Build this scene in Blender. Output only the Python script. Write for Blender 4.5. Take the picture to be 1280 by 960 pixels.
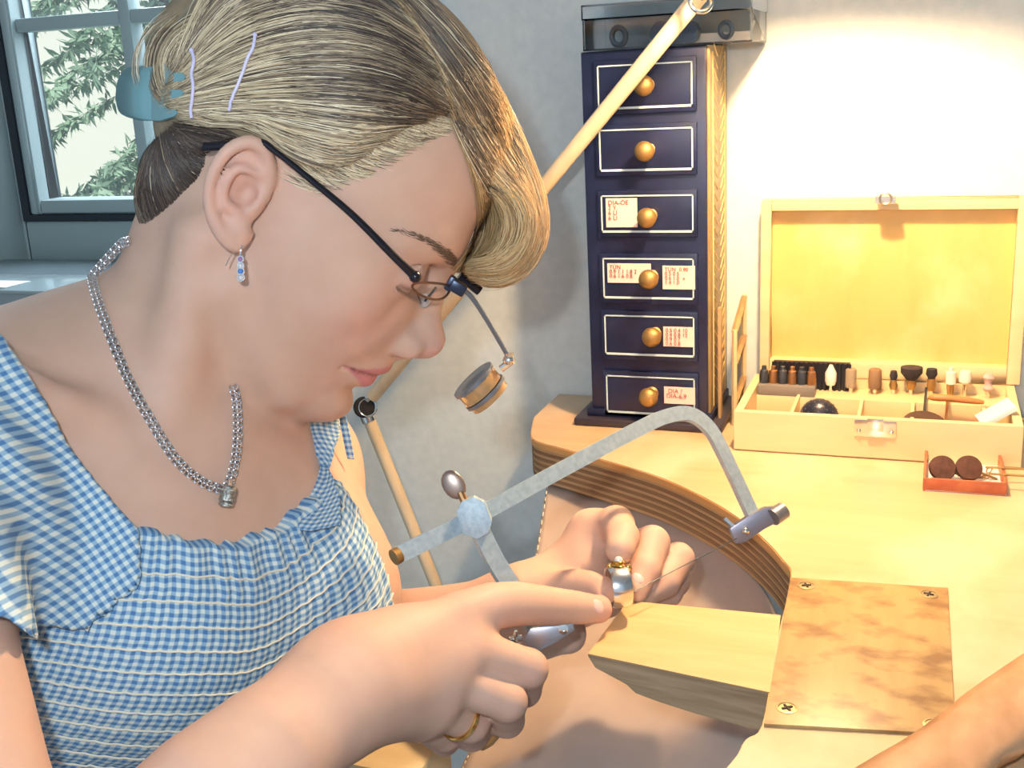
import bpy, bmesh, math, random
import numpy as np
from mathutils import Vector, Matrix, noise
random.seed(7); rng=np.random.default_rng(7)
for o in list(bpy.data.objects): bpy.data.objects.remove(o)
SC=bpy.context.scene; COL=SC.collection
# ---------------------------------------------------------------- camera
FOC=1400.0; CAMZ=1.20
_y,_p,_r=map(math.radians,(20.9,15.3,-3.0))
_F=Vector((-math.sin(_y)*math.cos(_p),math.cos(_y)*math.cos(_p),-math.sin(_p)))
_R0=Vector((math.cos(_y),math.sin(_y),0)); _U0=_R0.cross(_F)
RR=_R0*math.cos(_r)+_U0*math.sin(_r); UU=-_R0*math.sin(_r)+_U0*math.cos(_r); FF=_F
CAM=Vector((0,0,CAMZ))
cam=bpy.data.cameras.new('camera'); co=bpy.data.objects.new('camera',cam); COL.objects.link(co)
cam.sensor_width=36; cam.lens=FOC/1280*36; cam.clip_start=.02
co.matrix_world=Matrix.Translation(CAM)@Matrix((RR,UU,-FF)).transposed().to_4x4()
SC.camera=co
# ---------------------------------------------------------------- light
w=bpy.data.worlds.new('world'); SC.world=w; w.use_nodes=True
w.node_tree.nodes['Background'].inputs[0].default_value=(.62,.78,.95,1); w.node_tree.nodes['Background'].inputs[1].default_value=.55
def light(name,kind,loc,power,color,size=.05,target=None,**k):
    l=bpy.data.lights.new(name,kind); l.energy=power; l.color=color
    if kind=='AREA': l.size=size
    elif kind in('POINT','SPOT'): l.shadow_soft_size=size
    for a,b in k.items(): setattr(l,a,b)
    o=bpy.data.objects.new(name,l); COL.objects.link(o); o.location=loc
    if target is not None: o.rotation_euler=(Vector(target)-Vector(loc)).to_track_quat('-Z','Y').to_euler()
    return o
light('camera_flash','SPOT',CAM-RR*.045+UU*.055-FF*.02,6.6,(.88,.95,1),.012,CAM+FF,spot_size=2.2,spot_blend=.6)
light('window_daylight','AREA',(-1.5,2.55,1.9),45,(.75,.88,1),1.0,(-.5,.6,1.0))
sun=light('sun','SUN',(3,-4,8),3.2,(1,.96,.88)); sun.rotation_euler=Vector((-.35,.6,-.8)).to_track_quat('-Z','Y').to_euler(); sun.data.angle=.01
SC.view_settings.view_transform='Standard'; SC.view_settings.look='None'
SC.view_settings.exposure=0.40; SC.view_settings.gamma=1; SC.view_settings.use_curve_mapping=False
# ---------------------------------------------------------------- helpers
def ray(px,py): return RR*(px-640)-UU*(py-480)+FF*FOC
def at(px,py,d): return CAM+ray(px,py)*(d/FOC)
def onz(px,py,z=.90):
    d=ray(px,py); return CAM+d*((z-CAMZ)/d.z)
def ony(px,py,Y):
    d=ray(px,py); return CAM+d*(Y/d.y)
ORG={}
def empty(name,loc,label=None,cat=None,group=None):
    o=bpy.data.objects.new(name,None); COL.objects.link(o); o.location=loc; o.empty_display_size=.02
    ORG[o.name]=Vector(loc); tag(o,label,cat,group); return o
def tag(o,label=None,cat=None,group=None,kind=None):
    for k,v in (('label',label),('category',cat),('group',group),('kind',kind)):
        if v: o[k]=v
    return o
class MB:
    def __init__(s): s.v=[];s.f=[];s.mi=[]
    def add(s,vs,fs,m=0):
        n=len(s.v); s.v+= [Vector(q) for q in vs]; s.f+=[tuple(i+n for i in f) for f in fs]; s.mi+=[m]*len(fs); return s
    def box(s,a,b,M=None,m=0):
        vs=[Vector((x,y,z)) for x in (a[0],b[0]) for y in (a[1],b[1]) for z in (a[2],b[2])]
        if M: vs=[M@v for v in vs]
        return s.add(vs,[(0,1,3,2),(4,6,7,5),(0,4,5,1),(2,3,7,6),(0,2,6,4),(1,5,7,3)],m)
    def obox(s,c,ax,h,m=0):
        c=Vector(c); vs=[c+ax[0]*(h[0]*i)+ax[1]*(h[1]*j)+ax[2]*(h[2]*k) for i in(-1,1) for j in(-1,1) for k in(-1,1)]
        return s.add(vs,[(0,1,3,2),(4,6,7,5),(0,4,5,1),(2,3,7,6),(0,2,6,4),(1,5,7,3)],m)
    def tube(s,pts,r,n=10,cap=True,m=0,flat=1.0,upv=None):
        pts=[Vector(p) for p in pts]; N=len(pts); rs=r if isinstance(r,(list,tuple)) else [r]*N
        T=[(pts[min(i+1,N-1)]-pts[max(i-1,0)]).normalized() for i in range(N)]
        u=upv if upv is not None else (Vector((0,0,1)) if abs(T[0].z)<.9 else Vector((1,0,0)))
        u=(u-T[0]*u.dot(T[0])).normalized(); vs=[]
        for i in range(N):
            u=(u-T[i]*u.dot(T[i])).normalized(); w=T[i].cross(u)
            for k in range(n):
                a=2*math.pi*k/n; vs.append(pts[i]+(u*math.cos(a)*flat+w*math.sin(a))*rs[i])
        fs=[(i*n+k,i*n+(k+1)%n,(i+1)*n+(k+1)%n,(i+1)*n+k) for i in range(N-1) for k in range(n)]
        if cap: fs+=[tuple(range(n-1,-1,-1)),tuple((N-1)*n+k for k in range(n))]
        return s.add(vs,fs,m)
    def lathe(s,c,ax,prof,n=16,m=0):   # prof: (radius, along axis)
        ax=Vector(ax).normalized(); c=Vector(c)
        return s.tube2([c+ax*h for r,h in prof],[r for r,h in prof],ax,n,m)
    def tube2(s,pts,rs,ax,n,m=0):
        u=Vector((0,0,1)) if abs(ax.z)<.9 else Vector((1,0,0)); u=(u-ax*u.dot(ax)).normalized(); w=ax.cross(u); N=len(pts)
        vs=[p+(u*math.cos(2*math.pi*k/n)+w*math.sin(2*math.pi*k/n))*max(r,1e-5) for p,r in zip(pts,rs) for k in range(n)]
        fs=[(i*n+k,i*n+(k+1)%n,(i+1)*n+(k+1)%n,(i+1)*n+k) for i in range(N-1) for k in range(n)]
        fs+=[tuple(range(n-1,-1,-1)),tuple((N-1)*n+k for k in range(n))]
        return s.add(vs,fs,m)
    def prism(s,poly,ext,m=0):  # poly: list of 3D points, ext vector
        n=len(poly); ext=Vector(ext); vs=[Vector(p) for p in poly]+[Vector(p)+ext for p in poly]
        return s.add(vs,[tuple(range(n-1,-1,-1)),tuple(range(n,2*n))]+[(k,(k+1)%n,n+(k+1)%n,n+k) for k in range(n)],m)
    def ball(s,c,r,n=14,ax=None,m=0):
        rr=r if isinstance(r,(list,tuple)) else (r,r,r); ax=ax or (Vector((1,0,0)),Vector((0,1,0)),Vector((0,0,1))); c=Vector(c); h=n//2
        vs=[];fs=[]
        for i in range(h+1):
            t=math.pi*i/h
            for k in range(n):
                a=2*math.pi*k/n; q=(math.sin(t)*math.cos(a),math.sin(t)*math.sin(a),math.cos(t))
                vs.append(c+ax[0]*q[0]*rr[0]+ax[1]*q[1]*rr[1]+ax[2]*q[2]*rr[2])
        fs=[(i*n+k,(i+1)*n+k,(i+1)*n+(k+1)%n,i*n+(k+1)%n) for i in range(h) for k in range(n)]
        return s.add(vs,fs,m)
    def torus(s,c,ax,R,r,n=28,k=8,m=0):
        ax=Vector(ax).normalized(); u=Vector((0,0,1)) if abs(ax.z)<.9 else Vector((1,0,0)); u=(u-ax*u.dot(ax)).normalized(); w=ax.cross(u); c=Vector(c); vs=[]
        for i in range(n):
            a=2*math.pi*i/n; d=u*math.cos(a)+w*math.sin(a)
            for j in range(k):
                b=2*math.pi*j/k; vs.append(c+d*(R+r*math.cos(b))+ax*r*math.sin(b))
        return s.add(vs,[(i*k+j,((i+1)%n)*k+j,((i+1)%n)*k+(j+1)%k,i*k+(j+1)%k) for i in range(n) for j in range(k)],m)
    def build(s,name,mats,parent=None,smooth=False,bevel=0,angle=35,**tg):
        o0=ORG.get(parent.name) if parent else Vector((0,0,0))
        if o0 is None: o0=Vector((0,0,0))
        me=bpy.data.meshes.new(name); me.from_pydata([tuple(v-o0) for v in s.v],[],s.f)
        if not isinstance(mats,(list,tuple)): mats=[mats]
        for m in mats: me.materials.append(m)
        if len(mats)>1: me.polygons.foreach_set('material_index',s.mi)
        o=bpy.data.objects.new(name,me); COL.objects.link(o)
        bm=bmesh.new(); bm.from_mesh(me); bmesh.ops.remove_doubles(bm,verts=bm.verts,dist=1e-6); bmesh.ops.recalc_face_normals(bm,faces=bm.faces)
        if bevel:
            ed=[e for e in bm.edges if len(e.link_faces)==2 and e.calc_face_angle(0)>.6]
            bmesh.ops.bevel(bm,geom=ed,offset=bevel,segments=2,affect='EDGES',profile=.6,clamp_overlap=True)
        bm.to_mesh(me); bm.free()
        if smooth or bevel:
            me.polygons.foreach_set('use_smooth',[True]*len(me.polygons)); me.set_sharp_from_angle(angle=math.radians(angle))
        if parent: o.parent=parent
        ORG[o.name]=o0; tag(o,**tg); return o
def smoothpath(pts,n):
    """Catmull-Rom through points"""
    pts=[Vector(p) for p in pts]; out=[]; m=len(pts)-1
    for i in range(n):
        t=i/(n-1)*m; k=min(int(t),m-1); t-=k
        p0=pts[max(k-1,0)];p1=pts[k];p2=pts[k+1];p3=pts[min(k+2,m)]
        out.append(.5*((2*p1)+(p2-p0)*t+(2*p0-5*p1+4*p2-p3)*t*t+(3*p1-p0-3*p2+p3)*t**3))
    return out
# ---------------------------------------------------------------- materials
def mat(name,col,rough=.5,metal=0,**k):
    m=bpy.data.materials.new(name); m.use_nodes=True; b=m.node_tree.nodes['Principled BSDF']
    b.inputs['Base Color'].default_value=(*col,1); b.inputs['Roughness'].default_value=rough; b.inputs['Metallic'].default_value=metal
    for a,v in k.items():
        b.inputs[a.replace('_',' ')].default_value=v
    return m
def N(m,t,**k):
    n=m.node_tree.nodes.new(t)
    for a,v in k.items():
        if a.startswith('i_'): n.inputs[a[2:].replace('_',' ')].default_value=v
        else: setattr(n,a,v)
    return n
def lk(m,a,b): m.node_tree.links.new(a,b)
def bsdf(m): return m.node_tree.nodes['Principled BSDF']
def ramp(m,fac,stops):
    r=N(m,'ShaderNodeValToRGB'); cr=r.color_ramp
    while len(cr.elements)<len(stops): cr.elements.new(.5)
    for e,(p,c) in zip(cr.elements,stops): e.position=p; e.color=(*c,1)
    lk(m,fac,r.inputs[0]); return r.outputs[0]
def coords(m,scale=(1,1,1),rot=(0,0,0)):
    tc=N(m,'ShaderNodeTexCoord'); mp=N(m,'ShaderNodeMapping'); mp.inputs['Scale'].default_value=scale; mp.inputs['Rotation'].default_value=rot
    lk(m,tc.outputs['Object'],mp.inputs[0]); return mp.outputs[0]
def bump(m,h,strength=.2,dist=.001):
    b=N(m,'ShaderNodeBump'); b.inputs['Strength'].default_value=strength; b.inputs['Distance'].default_value=dist
    lk(m,h,b.inputs['Height']); lk(m,b.outputs[0],bsdf(m).inputs['Normal'])
def noisy(name,c1,c2,scale=(60,60,60),rough=.5,bmp=.1,rot=(0,0,0),detail=5,lo=.35,hi=.65,**k):
    m=mat(name,c1,rough,**k); v=coords(m,scale,rot); n=N(m,'ShaderNodeTexNoise'); n.inputs['Scale'].default_value=1; n.inputs['Detail'].default_value=detail
    lk(m,v,n.inputs['Vector']); lk(m,ramp(m,n.outputs['Fac'],[(lo,c1),(hi,c2)]),bsdf(m).inputs['Base Color'])
    if bmp: bump(m,n.outputs['Fac'],bmp,.0008)
    return m
# ---------------------------------------------------------------- setting
M={}
M['wall']=noisy('wall_plaster',(.62,.69,.69),(.68,.74,.735),(90,90,90),.85,.6,detail=3)
M['floor']=noisy('floor_boards',(.10,.09,.09),(.14,.12,.11),(3,30,3),.6,0)
M['ceil']=mat('ceiling_paint',(.8,.8,.78),.9)
M['pvc']=mat('window_pvc',(.36,.43,.43),.35)
M['gasket']=mat('rubber_gasket',(.015,.02,.03),.5)
M['glass']=mat('window_glass',(1,1,1),.0); _g=M['glass']; _t=N(_g,'ShaderNodeBsdfTransparent'); _m=N(_g,'ShaderNodeMixShader'); _m.inputs[0].default_value=.92; lk(_g,bsdf(_g).outputs[0],_m.inputs[1]); lk(_g,_t.outputs[0],_m.inputs[2]); lk(_g,_m.outputs[0],_g.node_tree.nodes['Material Output'].inputs[0])
WY=1.0
def struct(name,mb,m,**k):
    o=mb.build(name,m,**k); o['kind']='structure'; return o
struct('floor',MB().box((-2.6,-1.2,-.02),(1.6,2.4,0)),M['floor'])
struct('ceiling',MB().box((-2.6,-1.2,2.4),(1.6,2.4,2.42)),M['ceil'])
struct('wall_back',MB().box((-.68,WY,0),(1.6,WY+.12,2.4)),M['wall'])
struct('wall_recess',MB().box((-.68,WY+.12,0),(-.60,2.3,2.4)),M['wall'])
struct('wall_right',MB().box((1.6,-1.2,0),(1.7,WY+.12,2.4)),M['wall'])
struct('wall_left',MB().box((-2.7,-1.2,0),(-2.6,2.3,2.4)),M['wall'])
# window wall at Y=2.1 with an opening
wy=2.0
gx0=ony(35,40,wy).x; gz0=ony(100,238,wy).z
x0,x1,z0,z1=gx0-.02,-.95,gz0-.02,2.05
ww=MB(); fx0=x0-.19; fz0=z0-.14
ww.box((-2.6,wy-.0,0),(fx0-.03,wy+.25,2.4)); ww.box((fx0-.03,wy,0),(-.68,wy+.25,fz0-.02)); ww.box((fx0-.03,wy,2.2),(-.68,wy+.25,2.4)); ww.box((x1+.2,wy,fz0-.02),(-.68,wy+.25,2.2))
struct('wall_window',ww,M['wall'])
win=MB()
for a,b in (((fx0-.03,wy-.02,fz0-.02),(x0-.054,wy+.06,2.2)),((x0-.054,wy-.02,fz0-.02),(x1+.2,wy+.06,z0-.044))): win.box(a,b)
wf=struct('window_1',win,M['pvc'],bevel=.008)
g=MB().box((x0-.054,wy-.024,z0-.044),(x0-.034,wy+.04,2.2)).box((x0-.034,wy-.024,z0-.044),(x1+.2,wy+.04,z0-.030)); g.build('gasket',M['gasket'],wf)
sa=MB(); sa.box((x0-.034,wy-.02,z0-.030),(x0-.004,wy+.05,2.2)); sa.box((x0-.004,wy-.02,z0-.030),(x1+.2,wy+.05,z0+.002)); sa.build('sash',M['pvc'],wf,bevel=.006)
# glazing bars
bx=ony(172,120,wy).x; bz=ony(100,26,wy).z
MB().box((bx-.014,wy-.01,z0),(bx+.014,wy+.03,2.2)).build('glazing_bar',M['pvc'],wf,bevel=.004)
MB().box((x0-.004,wy-.0085,bz-.014),(bx-.014,wy+.03,bz+.014)).box((bx+.014,wy-.0085,bz-.014),(x1,wy+.03,bz+.014)).build('glazing_bar',M['pvc'],wf,bevel=.004)
MB().box((x0,wy+.01,z0),(x1+.2,wy+.014,2.2)).build('pane',M['glass'],wf)
# spruce tree outside
M['spruce']=noisy('spruce_needles',(.10,.19,.12),(.42,.60,.42),(5,5,5),.8,0)
M['trunk']=noisy('spruce_bark',(.06,.05,.04),(.12,.1,.08),(20,20,4),.9,.3)
tr=empty('spruce_tree',(-4.6,6.0,-1),'large green spruce with drooping branches outside the window','tree')
MB().tube([(-4.6,6.3,-1),(-4.6,6.3,5)],[.18,.05],10).build('trunk',M['trunk'],tr)
nb=MB()
for i in range(64):
    z=-.6+i*.075; a=rng.uniform(-2.9,.0); L=rng.uniform(.9,1.7)*max(.3,(1-(z-1)*.13)); d=Vector((math.cos(a),math.sin(a),-.25)); b0=Vector((-4.6,6.3,z))
    for j in range(36):
        t=.12+.88*j/36; p=b0+d*L*t+Vector((0,0,-.25*t*t))
        for k in range(9):
            q=Vector(rng.normal(size=3)); q.z-=.8; q=q.normalized()*rng.uniform(.05,.13); s_=q.cross(Vector(rng.normal(size=3))).normalized()*.013
            nb.add([p,p+q*.5+s_,p+q,p+q*.5-s_],[(0,1,2,3)])
fo=nb.build('foliage',M['spruce'],tr); fo['kind']='stuff'
bw=MB().box((-9,9.0,-1),(-2,9.2,3.2)); fh=bw.build('house',mat('pale_render',(.85,.85,.75),.9)); tag(fh,'pale sunlit building wall behind the spruce tree','building')
gd=MB().box((-14,2.4,-1.2),(6,14,-1)); struct('ground',gd,noisy('lawn',(.12,.18,.09),(.2,.27,.14),(4,4,4),.9,0))
# sill cabinet at the left with case and papers
M['slate']=mat('slate_paint',(.05,.07,.09),.45); M['greycase']=mat('grey_plastic',(.33,.38,.40),.25)
q=at(0,300,1.6); 
sc=empty('side_cabinet',(-1.55,1.75,0),'dark slate low cabinet below the window behind her shoulder','cabinet')
MB().box((-1.95,1.45,0),(-.75,1.975,.835)).build('body',M['slate'],sc,bevel=.004)
MB().box((-1.97,1.42,.835),(-.74,1.975,.86)).build('top',mat('slate_top',(.16,.2,.22),.3),sc,bevel=.004)
# ---------------------------------------------------------------- bench
BZ=.90
def wood(name,c1,c2,scale,rough,rot=(0,0,0),lo=.3,hi=.7,blotch=None,**k):
    m=mat(name,c1,rough,**k); v=coords(m,scale,rot); n=N(m,'ShaderNodeTexNoise'); n.inputs['Scale'].default_value=1; n.inputs['Detail'].default_value=6; n.inputs['Distortion'].default_value=.6
    lk(m,v,n.inputs['Vector']); c=ramp(m,n.outputs['Fac'],[(lo,c1),(hi,c2)])
    if blotch:
        v2=coords(m,blotch[1]); n2=N(m,'ShaderNodeTexNoise'); n2.inputs['Scale'].default_value=1; n2.inputs['Detail'].default_value=6; lk(m,v2,n2.inputs['Vector'])
        r=N(m,'ShaderNodeValToRGB'); r.color_ramp.elements[0].position=blotch[2]; r.color_ramp.elements[1].position=blotch[3]; lk(m,n2.outputs['Fac'],r.inputs[0])
        mx=N(m,'ShaderNodeMixRGB'); mx.inputs[2].default_value=(*blotch[0],1); lk(m,r.outputs[0],mx.inputs[0]); lk(m,c,mx.inputs[1]); c=mx.outputs[0]
    lk(m,c,bsdf(m).inputs['Base Color']); bump(m,n.outputs['Fac'],.08,.0005); return m
M['bench']=wood('bench_maple',(.66,.455,.265),(.56,.365,.19),(3,40,20),.32,blotch=((.70,.53,.35),(14,9,9),.45,.62))
M['edge']=wood('edge_veneer',(.70,.38,.12),(.62,.32,.10),(8,8,60),.4)
M['ply1']=wood('plywood_light',(.52,.34,.17),(.42,.26,.12),(30,30,260),.6)
M['ply2']=wood('plywood_dark',(.22,.11,.05),(.30,.17,.08),(30,30,260),.6)
M['plate']=wood('worn_plate',(.44,.30,.13),(.37,.25,.10),(90,14,20),.38,blotch=((.20,.105,.04),(38,55,20),.48,.66))
M['pin']=wood('pin_top',(.74,.47,.23),(.62,.37,.16),(12,70,30),.45)
M['pinend']=wood('pin_sawn',(.44,.32,.20),(.26,.18,.10),(14,60,240),.8)
M['leather']=noisy('tan_leather',(.41,.33,.285),(.45,.365,.32),(25,25,25),.6,.15)
M['steel']=mat('brushed_steel',(.52,.60,.64),.34,.85)
M['screw']=mat('screw_metal',(.40,.31,.17),.45,.8); M['dark']=mat('dark_slot',(.03,.02,.015),.7)
front=[(705,493),(668,521),(664,541),(671,551),(707,561),(764,577),(825,596),(878,620),(919,644),(955,673),(980,701),(990,722)]
out=[onz(*p) for p in front]
out[0]=Vector((out[1].x-.001,WY-.003,BZ))
# circular sweep of the cutout in front of the pin, then the arm that comes back towards the near side
out+= [onz(972,800),onz(955,902),onz(932,925),onz(908,960)]
e=out[-1]; out+=[Vector((e.x-.03,e.y-.08,BZ)),Vector((e.x-.10,e.y-.16,BZ)),Vector((e.x-.16,.215,BZ)),Vector((e.x-.16,.16,BZ)),Vector((.55,.16,BZ)),Vector((.55,WY-.003,BZ))]
nseg=len(out)-6
outs=[out[0]]+smoothpath(out[1:-4],70)+out[-4:]
bench=empty('workbench',(.2,.6,0),'light maple goldsmith workbench with rounded cut-out and layered plywood edge','workbench')
TH=.036
def slab(poly,z0,z1):
    return MB().prism([Vector((p.x,p.y,z0)) for p in poly],(0,0,z1-z0))
def shrink(poly,d):
    c=[];n=len(poly)
    for i,p in enumerate(poly):
        a=(poly[(i+1)%n]-poly[i-1]); a.z=0; a.normalize(); nn=Vector((-a.y,a.x,0)); c.append(p+nn*d)
    return c
# orientation test so that shrink goes inward
area=sum(outs[i-1].x*outs[i].y-outs[i].x*outs[i-1].y for i in range(len(outs)))
sg=1 if area>0 else -1
tp=slab(outs,BZ-.003,BZ); tp.build('worktop',M['bench'],bench)
eb=slab(shrink(outs,-.0006*sg),BZ-.006,BZ-.0009); eb.build('edge_band',M['edge'],bench)
npl=11
for i in range(npl):
    z1=BZ-.006-(TH-.006)*i/npl; z0=BZ-.006-(TH-.006)*(i+1)/npl
    slab(shrink(outs,(.0000 if i%2 else .0006)*sg),z0,z1).build('ply_layer',M['ply1'] if i%2==0 else M['ply2'],bench)
for (x,y) in ((.5,.22),(.5,.93),(-.25,.955),(-.16,.20)):
    MB().box((x-.025,y-.025,0),(x+.025,y+.025,BZ-TH)).build('leg',M['ply1'],bench,bevel=.003)
# worn plate with screws
pq=[onz(*p,BZ+.0015) for p in ((988,722),(1185,735),(1195,918),(955,905))]
plate=empty('cover_plate',(pq[0]+pq[2])/2-Vector((0,0,.0015)),'stained brown rectangular plate screwed to the bench behind the wooden pin','plate')
MB().prism([p-Vector((0,0,.0015)) for p in pq],(0,0,.0018)).build('panel',M['plate'],plate,bevel=.0004)
M['platedark']=mat('plate_stain',(.12,.05,.02),.6)
for i,p in enumerate(((1008,732),(1161,743),(984,885),(1168,906))):
    c=onz(*p,BZ+.0018)
    cup=MB().lathe(c,(0,0,1),[(.0052,-.0005),(.0052,.0003),(.0042,.0005),(.0040,.0001)],20).build('screw',M['screw'],plate,smooth=True)
    a=.4+i*.9; s_=MB()
    for b in (a,a+math.pi/2): s_.obox(c+Vector((0,0,.0004)),(Vector((math.cos(b),math.sin(b),0)),Vector((-math.sin(b),math.cos(b),0)),Vector((0,0,1))),(.0028,.0005,.0003))
    s_.build('slot',M['dark'],cup)
# bench pin
pt=[onz(*p,BZ-.0005) for p in ((785,751),(977,769),(966,866),(735,817))]
pinr=empty('bench_pin',(-.1,.53,BZ-.01),'wedge-shaped wooden bench pin jutting out of the bench toward her hands','bench pin')
A,B,C,D=pt; dx=(B-A).normalized()
B=B-dx*.0005; C=C-dx*.0005
sec=[(0,0),(0,-.0015),(.04,-.0075),(.22,-.0135),(.27,-.0175),(.40,-.0195),(.60,-.0215),(.85,-.0225),(1,-.0225),(1,0)]
vs=[];n=len(sec)
for P0,P1 in ((D,C),(A,B)):
    for t,z in sec: vs.append(P0.lerp(P1,t)+Vector((0,0,z)))
mb=MB(); mb.add(vs,[tuple(range(n)),tuple(range(2*n-1,n-1,-1))]+[(i,(i+1)%n,n+(i+1)%n,n+i) for i in range(n-1)],1)
mb.add([vs[0],vs[n-1],vs[2*n-1],vs[n]],[(0,1,2,3)],0)
mb.build('wedge',[M['pin'],M['pinend']],pinr)
# leather catch skin below the cut-out
lg=[]
R_=[[(684,622,.93),(760,648,.90),(860,682,.84),(925,735,.76),(965,800,.70),(990,860,.66)],
    [(668,700,.90),(740,728,.88),(850,755,.83),(925,785,.77),(970,830,.71),(995,890,.66)],
    [(650,790,.84),(730,830,.80),(830,860,.76),(900,880,.72),(960,900,.69),(1000,940,.66)],
    [(612,890,.78),(690,900,.76),(800,930,.73),(890,940,.71),(960,960,.69),(1010,990,.66)],
    [(575,962,.74),(680,985,.73),(800,1010,.71),(890,1020,.70),(960,1030,.69),(1020,1050,.66)],
    [(545,1060,.72),(680,1080,.71),(800,1090,.70),(890,1090,.69),(960,1090,.68),(1030,1100,.66)]]
R0=[onz(x,y-5,.861) for x,y in ((684,607),(724,620),(805,640),(858,661),(907,693),(947,734),(975,790))]
rows=[smoothpath(R0,30)]+[smoothpath([at(*p) for p in r],30) for r in R_[1:]]
cols=[smoothpath([rows[j][i] for j in range(6)],36) for i in range(30)]
lm=MB(); 
vs=[cols[i][j] for i in range(30) for j in range(36)]
lm.add(vs,[(i*36+j,(i+1)*36+j,(i+1)*36+j+1,i*36+j+1) for i in range(29) for j in range(35)])
lea=empty('leather_apron',cols[10][18],'tan stitched leather catch skin sagging under the bench cut-out','leather skin')
lo=lm.build('skin',M['leather'],lea,smooth=True,angle=80)
sm_=lo.modifiers.new('solid','SOLIDIFY'); sm_.thickness=.002
st=MB(); e0=smoothpath([rows[j][0].lerp(rows[j][1],.22) for j in range(6)],110)
for i in range(0,108,2):
    off=(CAM-e0[i]).normalized()*.0032; st.tube([e0[i]+off,e0[i+1]+off],.0005,5)
st.build('stitching',mat('cream_thread',(.8,.72,.55),.7),lea)['kind']='stuff'
# brown leather strap in the near corner
M['strap']=noisy('brown_strap',(.36,.19,.09),(.50,.30,.17),(60,30,30),.55,.3)
M['suede']=noisy('rough_suede',(.42,.34,.27),(.58,.48,.38),(80,80,80),.95,.8)
q=[onz(*p,BZ+.012) for p in ((1060,985),(1160,925),(1232,868),(1330,800))]; q2=[onz(*p,BZ+.012) for p in ((1200,1010),(1240,958),(1290,925),(1400,850))]
sb=MB(); a=smoothpath(q,26); b=smoothpath(q2,26)
vs=[];K=7
for i in range(26):
    for k in range(K):
        t=k/(K-1); p=a[i].lerp(b[i],t); wob=.0012*noise.noise(Vector((i*.5,k*.9,3))); vs.append(p+Vector((0,0,-.004*(2*t-1)**2+wob)))
fs=[(i*K+k,(i+1)*K+k,(i+1)*K+k+1,i*K+k+1) for i in range(25) for k in range(K-1)]
stp=empty('leather_strap',Vector((a[12].x,a[12].y,BZ)),'worn brown leather strip with torn edge lying across the near bench corner','leather strip')
sb.add(vs,fs); so=sb.build('band',M['strap'],stp,smooth=True,angle=60); so.modifiers.new('s','SOLIDIFY').thickness=.009
tb=MB(); vs=[]
for i in range(26):
    c=a[i].lerp(b[i],.38+.10*noise.noise(Vector((i*.35,0,0)))); w_=.0045+.004*abs(noise.noise(Vector((i*.4,5,0))))
    if i>15: w_*=.5
    d=(b[i]-a[i]).normalized()
    vs+=[c-d*w_+Vector((0,0,.0004)),c+Vector((0,0,.0022)),c+d*w_+Vector((0,0,.0004))]
tb.add(vs,[(i*3+k,(i+1)*3+k,(i+1)*3+k+1,i*3+k+1) for i in range(25) for k in range(2)])
tb.build('torn_edge',M['suede'],stp,smooth=True).modifiers.new('s','SOLIDIFY').thickness=.002
# ---------------------------------------------------------------- bench lamp: arm, hinge, shade
M['birch']=wood('lamp_wood',(.80,.66,.45),(.72,.56,.36),(60,60,8),.4)
M['blk']=mat('black_plastic',(.015,.013,.012),.25); M['chrome']=mat('chrome',(.8,.78,.74),.15,1)
P1=ony(870,0,.855); P0=ony(455,509,.93); P2=ony(553,752,.93); 
P1b=P1+(P1-P0)*.17
lampo=Vector((-.075,.75,1.325))
lp=empty('bench_lamp',P0,'articulated bench lamp arm of pale wood rods with black hinge behind her mouth','lamp')
MB().tube([P0+(P1b-P0)*.03,P1b],.0065,14).build('upper_arm',M['birch'],lp,smooth=True)
MB().tube([P0+(P2-P0)*.06,P0+(P2-P0)*2.4],[.0062,.0062],14).build('lower_arm',M['birch'],lp,smooth=True)
hd=(CAM-P0).normalized()
hg=MB().lathe(P0-hd*.009,hd,[(.0095,0),(.0105,.002),(.0105,.016),(.009,.018)],24).build('hinge',M['blk'],lp,smooth=True)
MB().torus(P0+hd*.006+Vector((.004,0,0)),hd,.0085,.0013).tube([P0+Vector((.002,0,.006)),P0+(P1b-P0)*.05],.0045,8).tube([P0+(P2-P0)*.02,P0+(P2-P0)*.07],.0075,14).build('clasp',M['chrome'],hg,smooth=True)
cl=MB(); pc=ony(876,1,.845); cl.torus(pc,hd,.008,.0018).tube([pc+Vector((0,0,.004)),pc+Vector((.05,-.01,.012))],.004,10); cl.build('wing_nut',M['chrome'],lp,smooth=True)
MB().tube([P1b,P1b.lerp(lampo,.5)+Vector((0,0,.06)),lampo+Vector((0,0,.06))],.006,12).build('neck',M['birch'],lp,smooth=True)
ax=(Vector((-.16,.72,.9))-lampo).normalized()
ax=Vector((-.02,.06,-1)).normalized()
shade=MB(); n=40; prof=[(.088,.048),(.075,.0),(.045,-.035),(.022,-.05)]
sh_=shade.tube2([lampo+ax*h for r,h in prof],[r for r,h in prof],ax,n); sh_.f=sh_.f[:-2]
so=shade.build('shade',mat('shade_enamel',(.65,.6,.5),.5),lp,smooth=True); so.modifiers.new('s','SOLIDIFY').thickness=.0015
bm_=mat('lamp_bulb',(1,.8,.5),.5); bsdf(bm_).inputs['Emission Color'].default_value=(1,.62,.28,1); bsdf(bm_).inputs['Emission Strength'].default_value=12
MB().ball(lampo-ax*.016,.016).build('bulb',bm_,lp,smooth=True)
light('bench_lamp_light','POINT',lampo+ax*.006,10.5,(1,.66,.36),.014)
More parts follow.
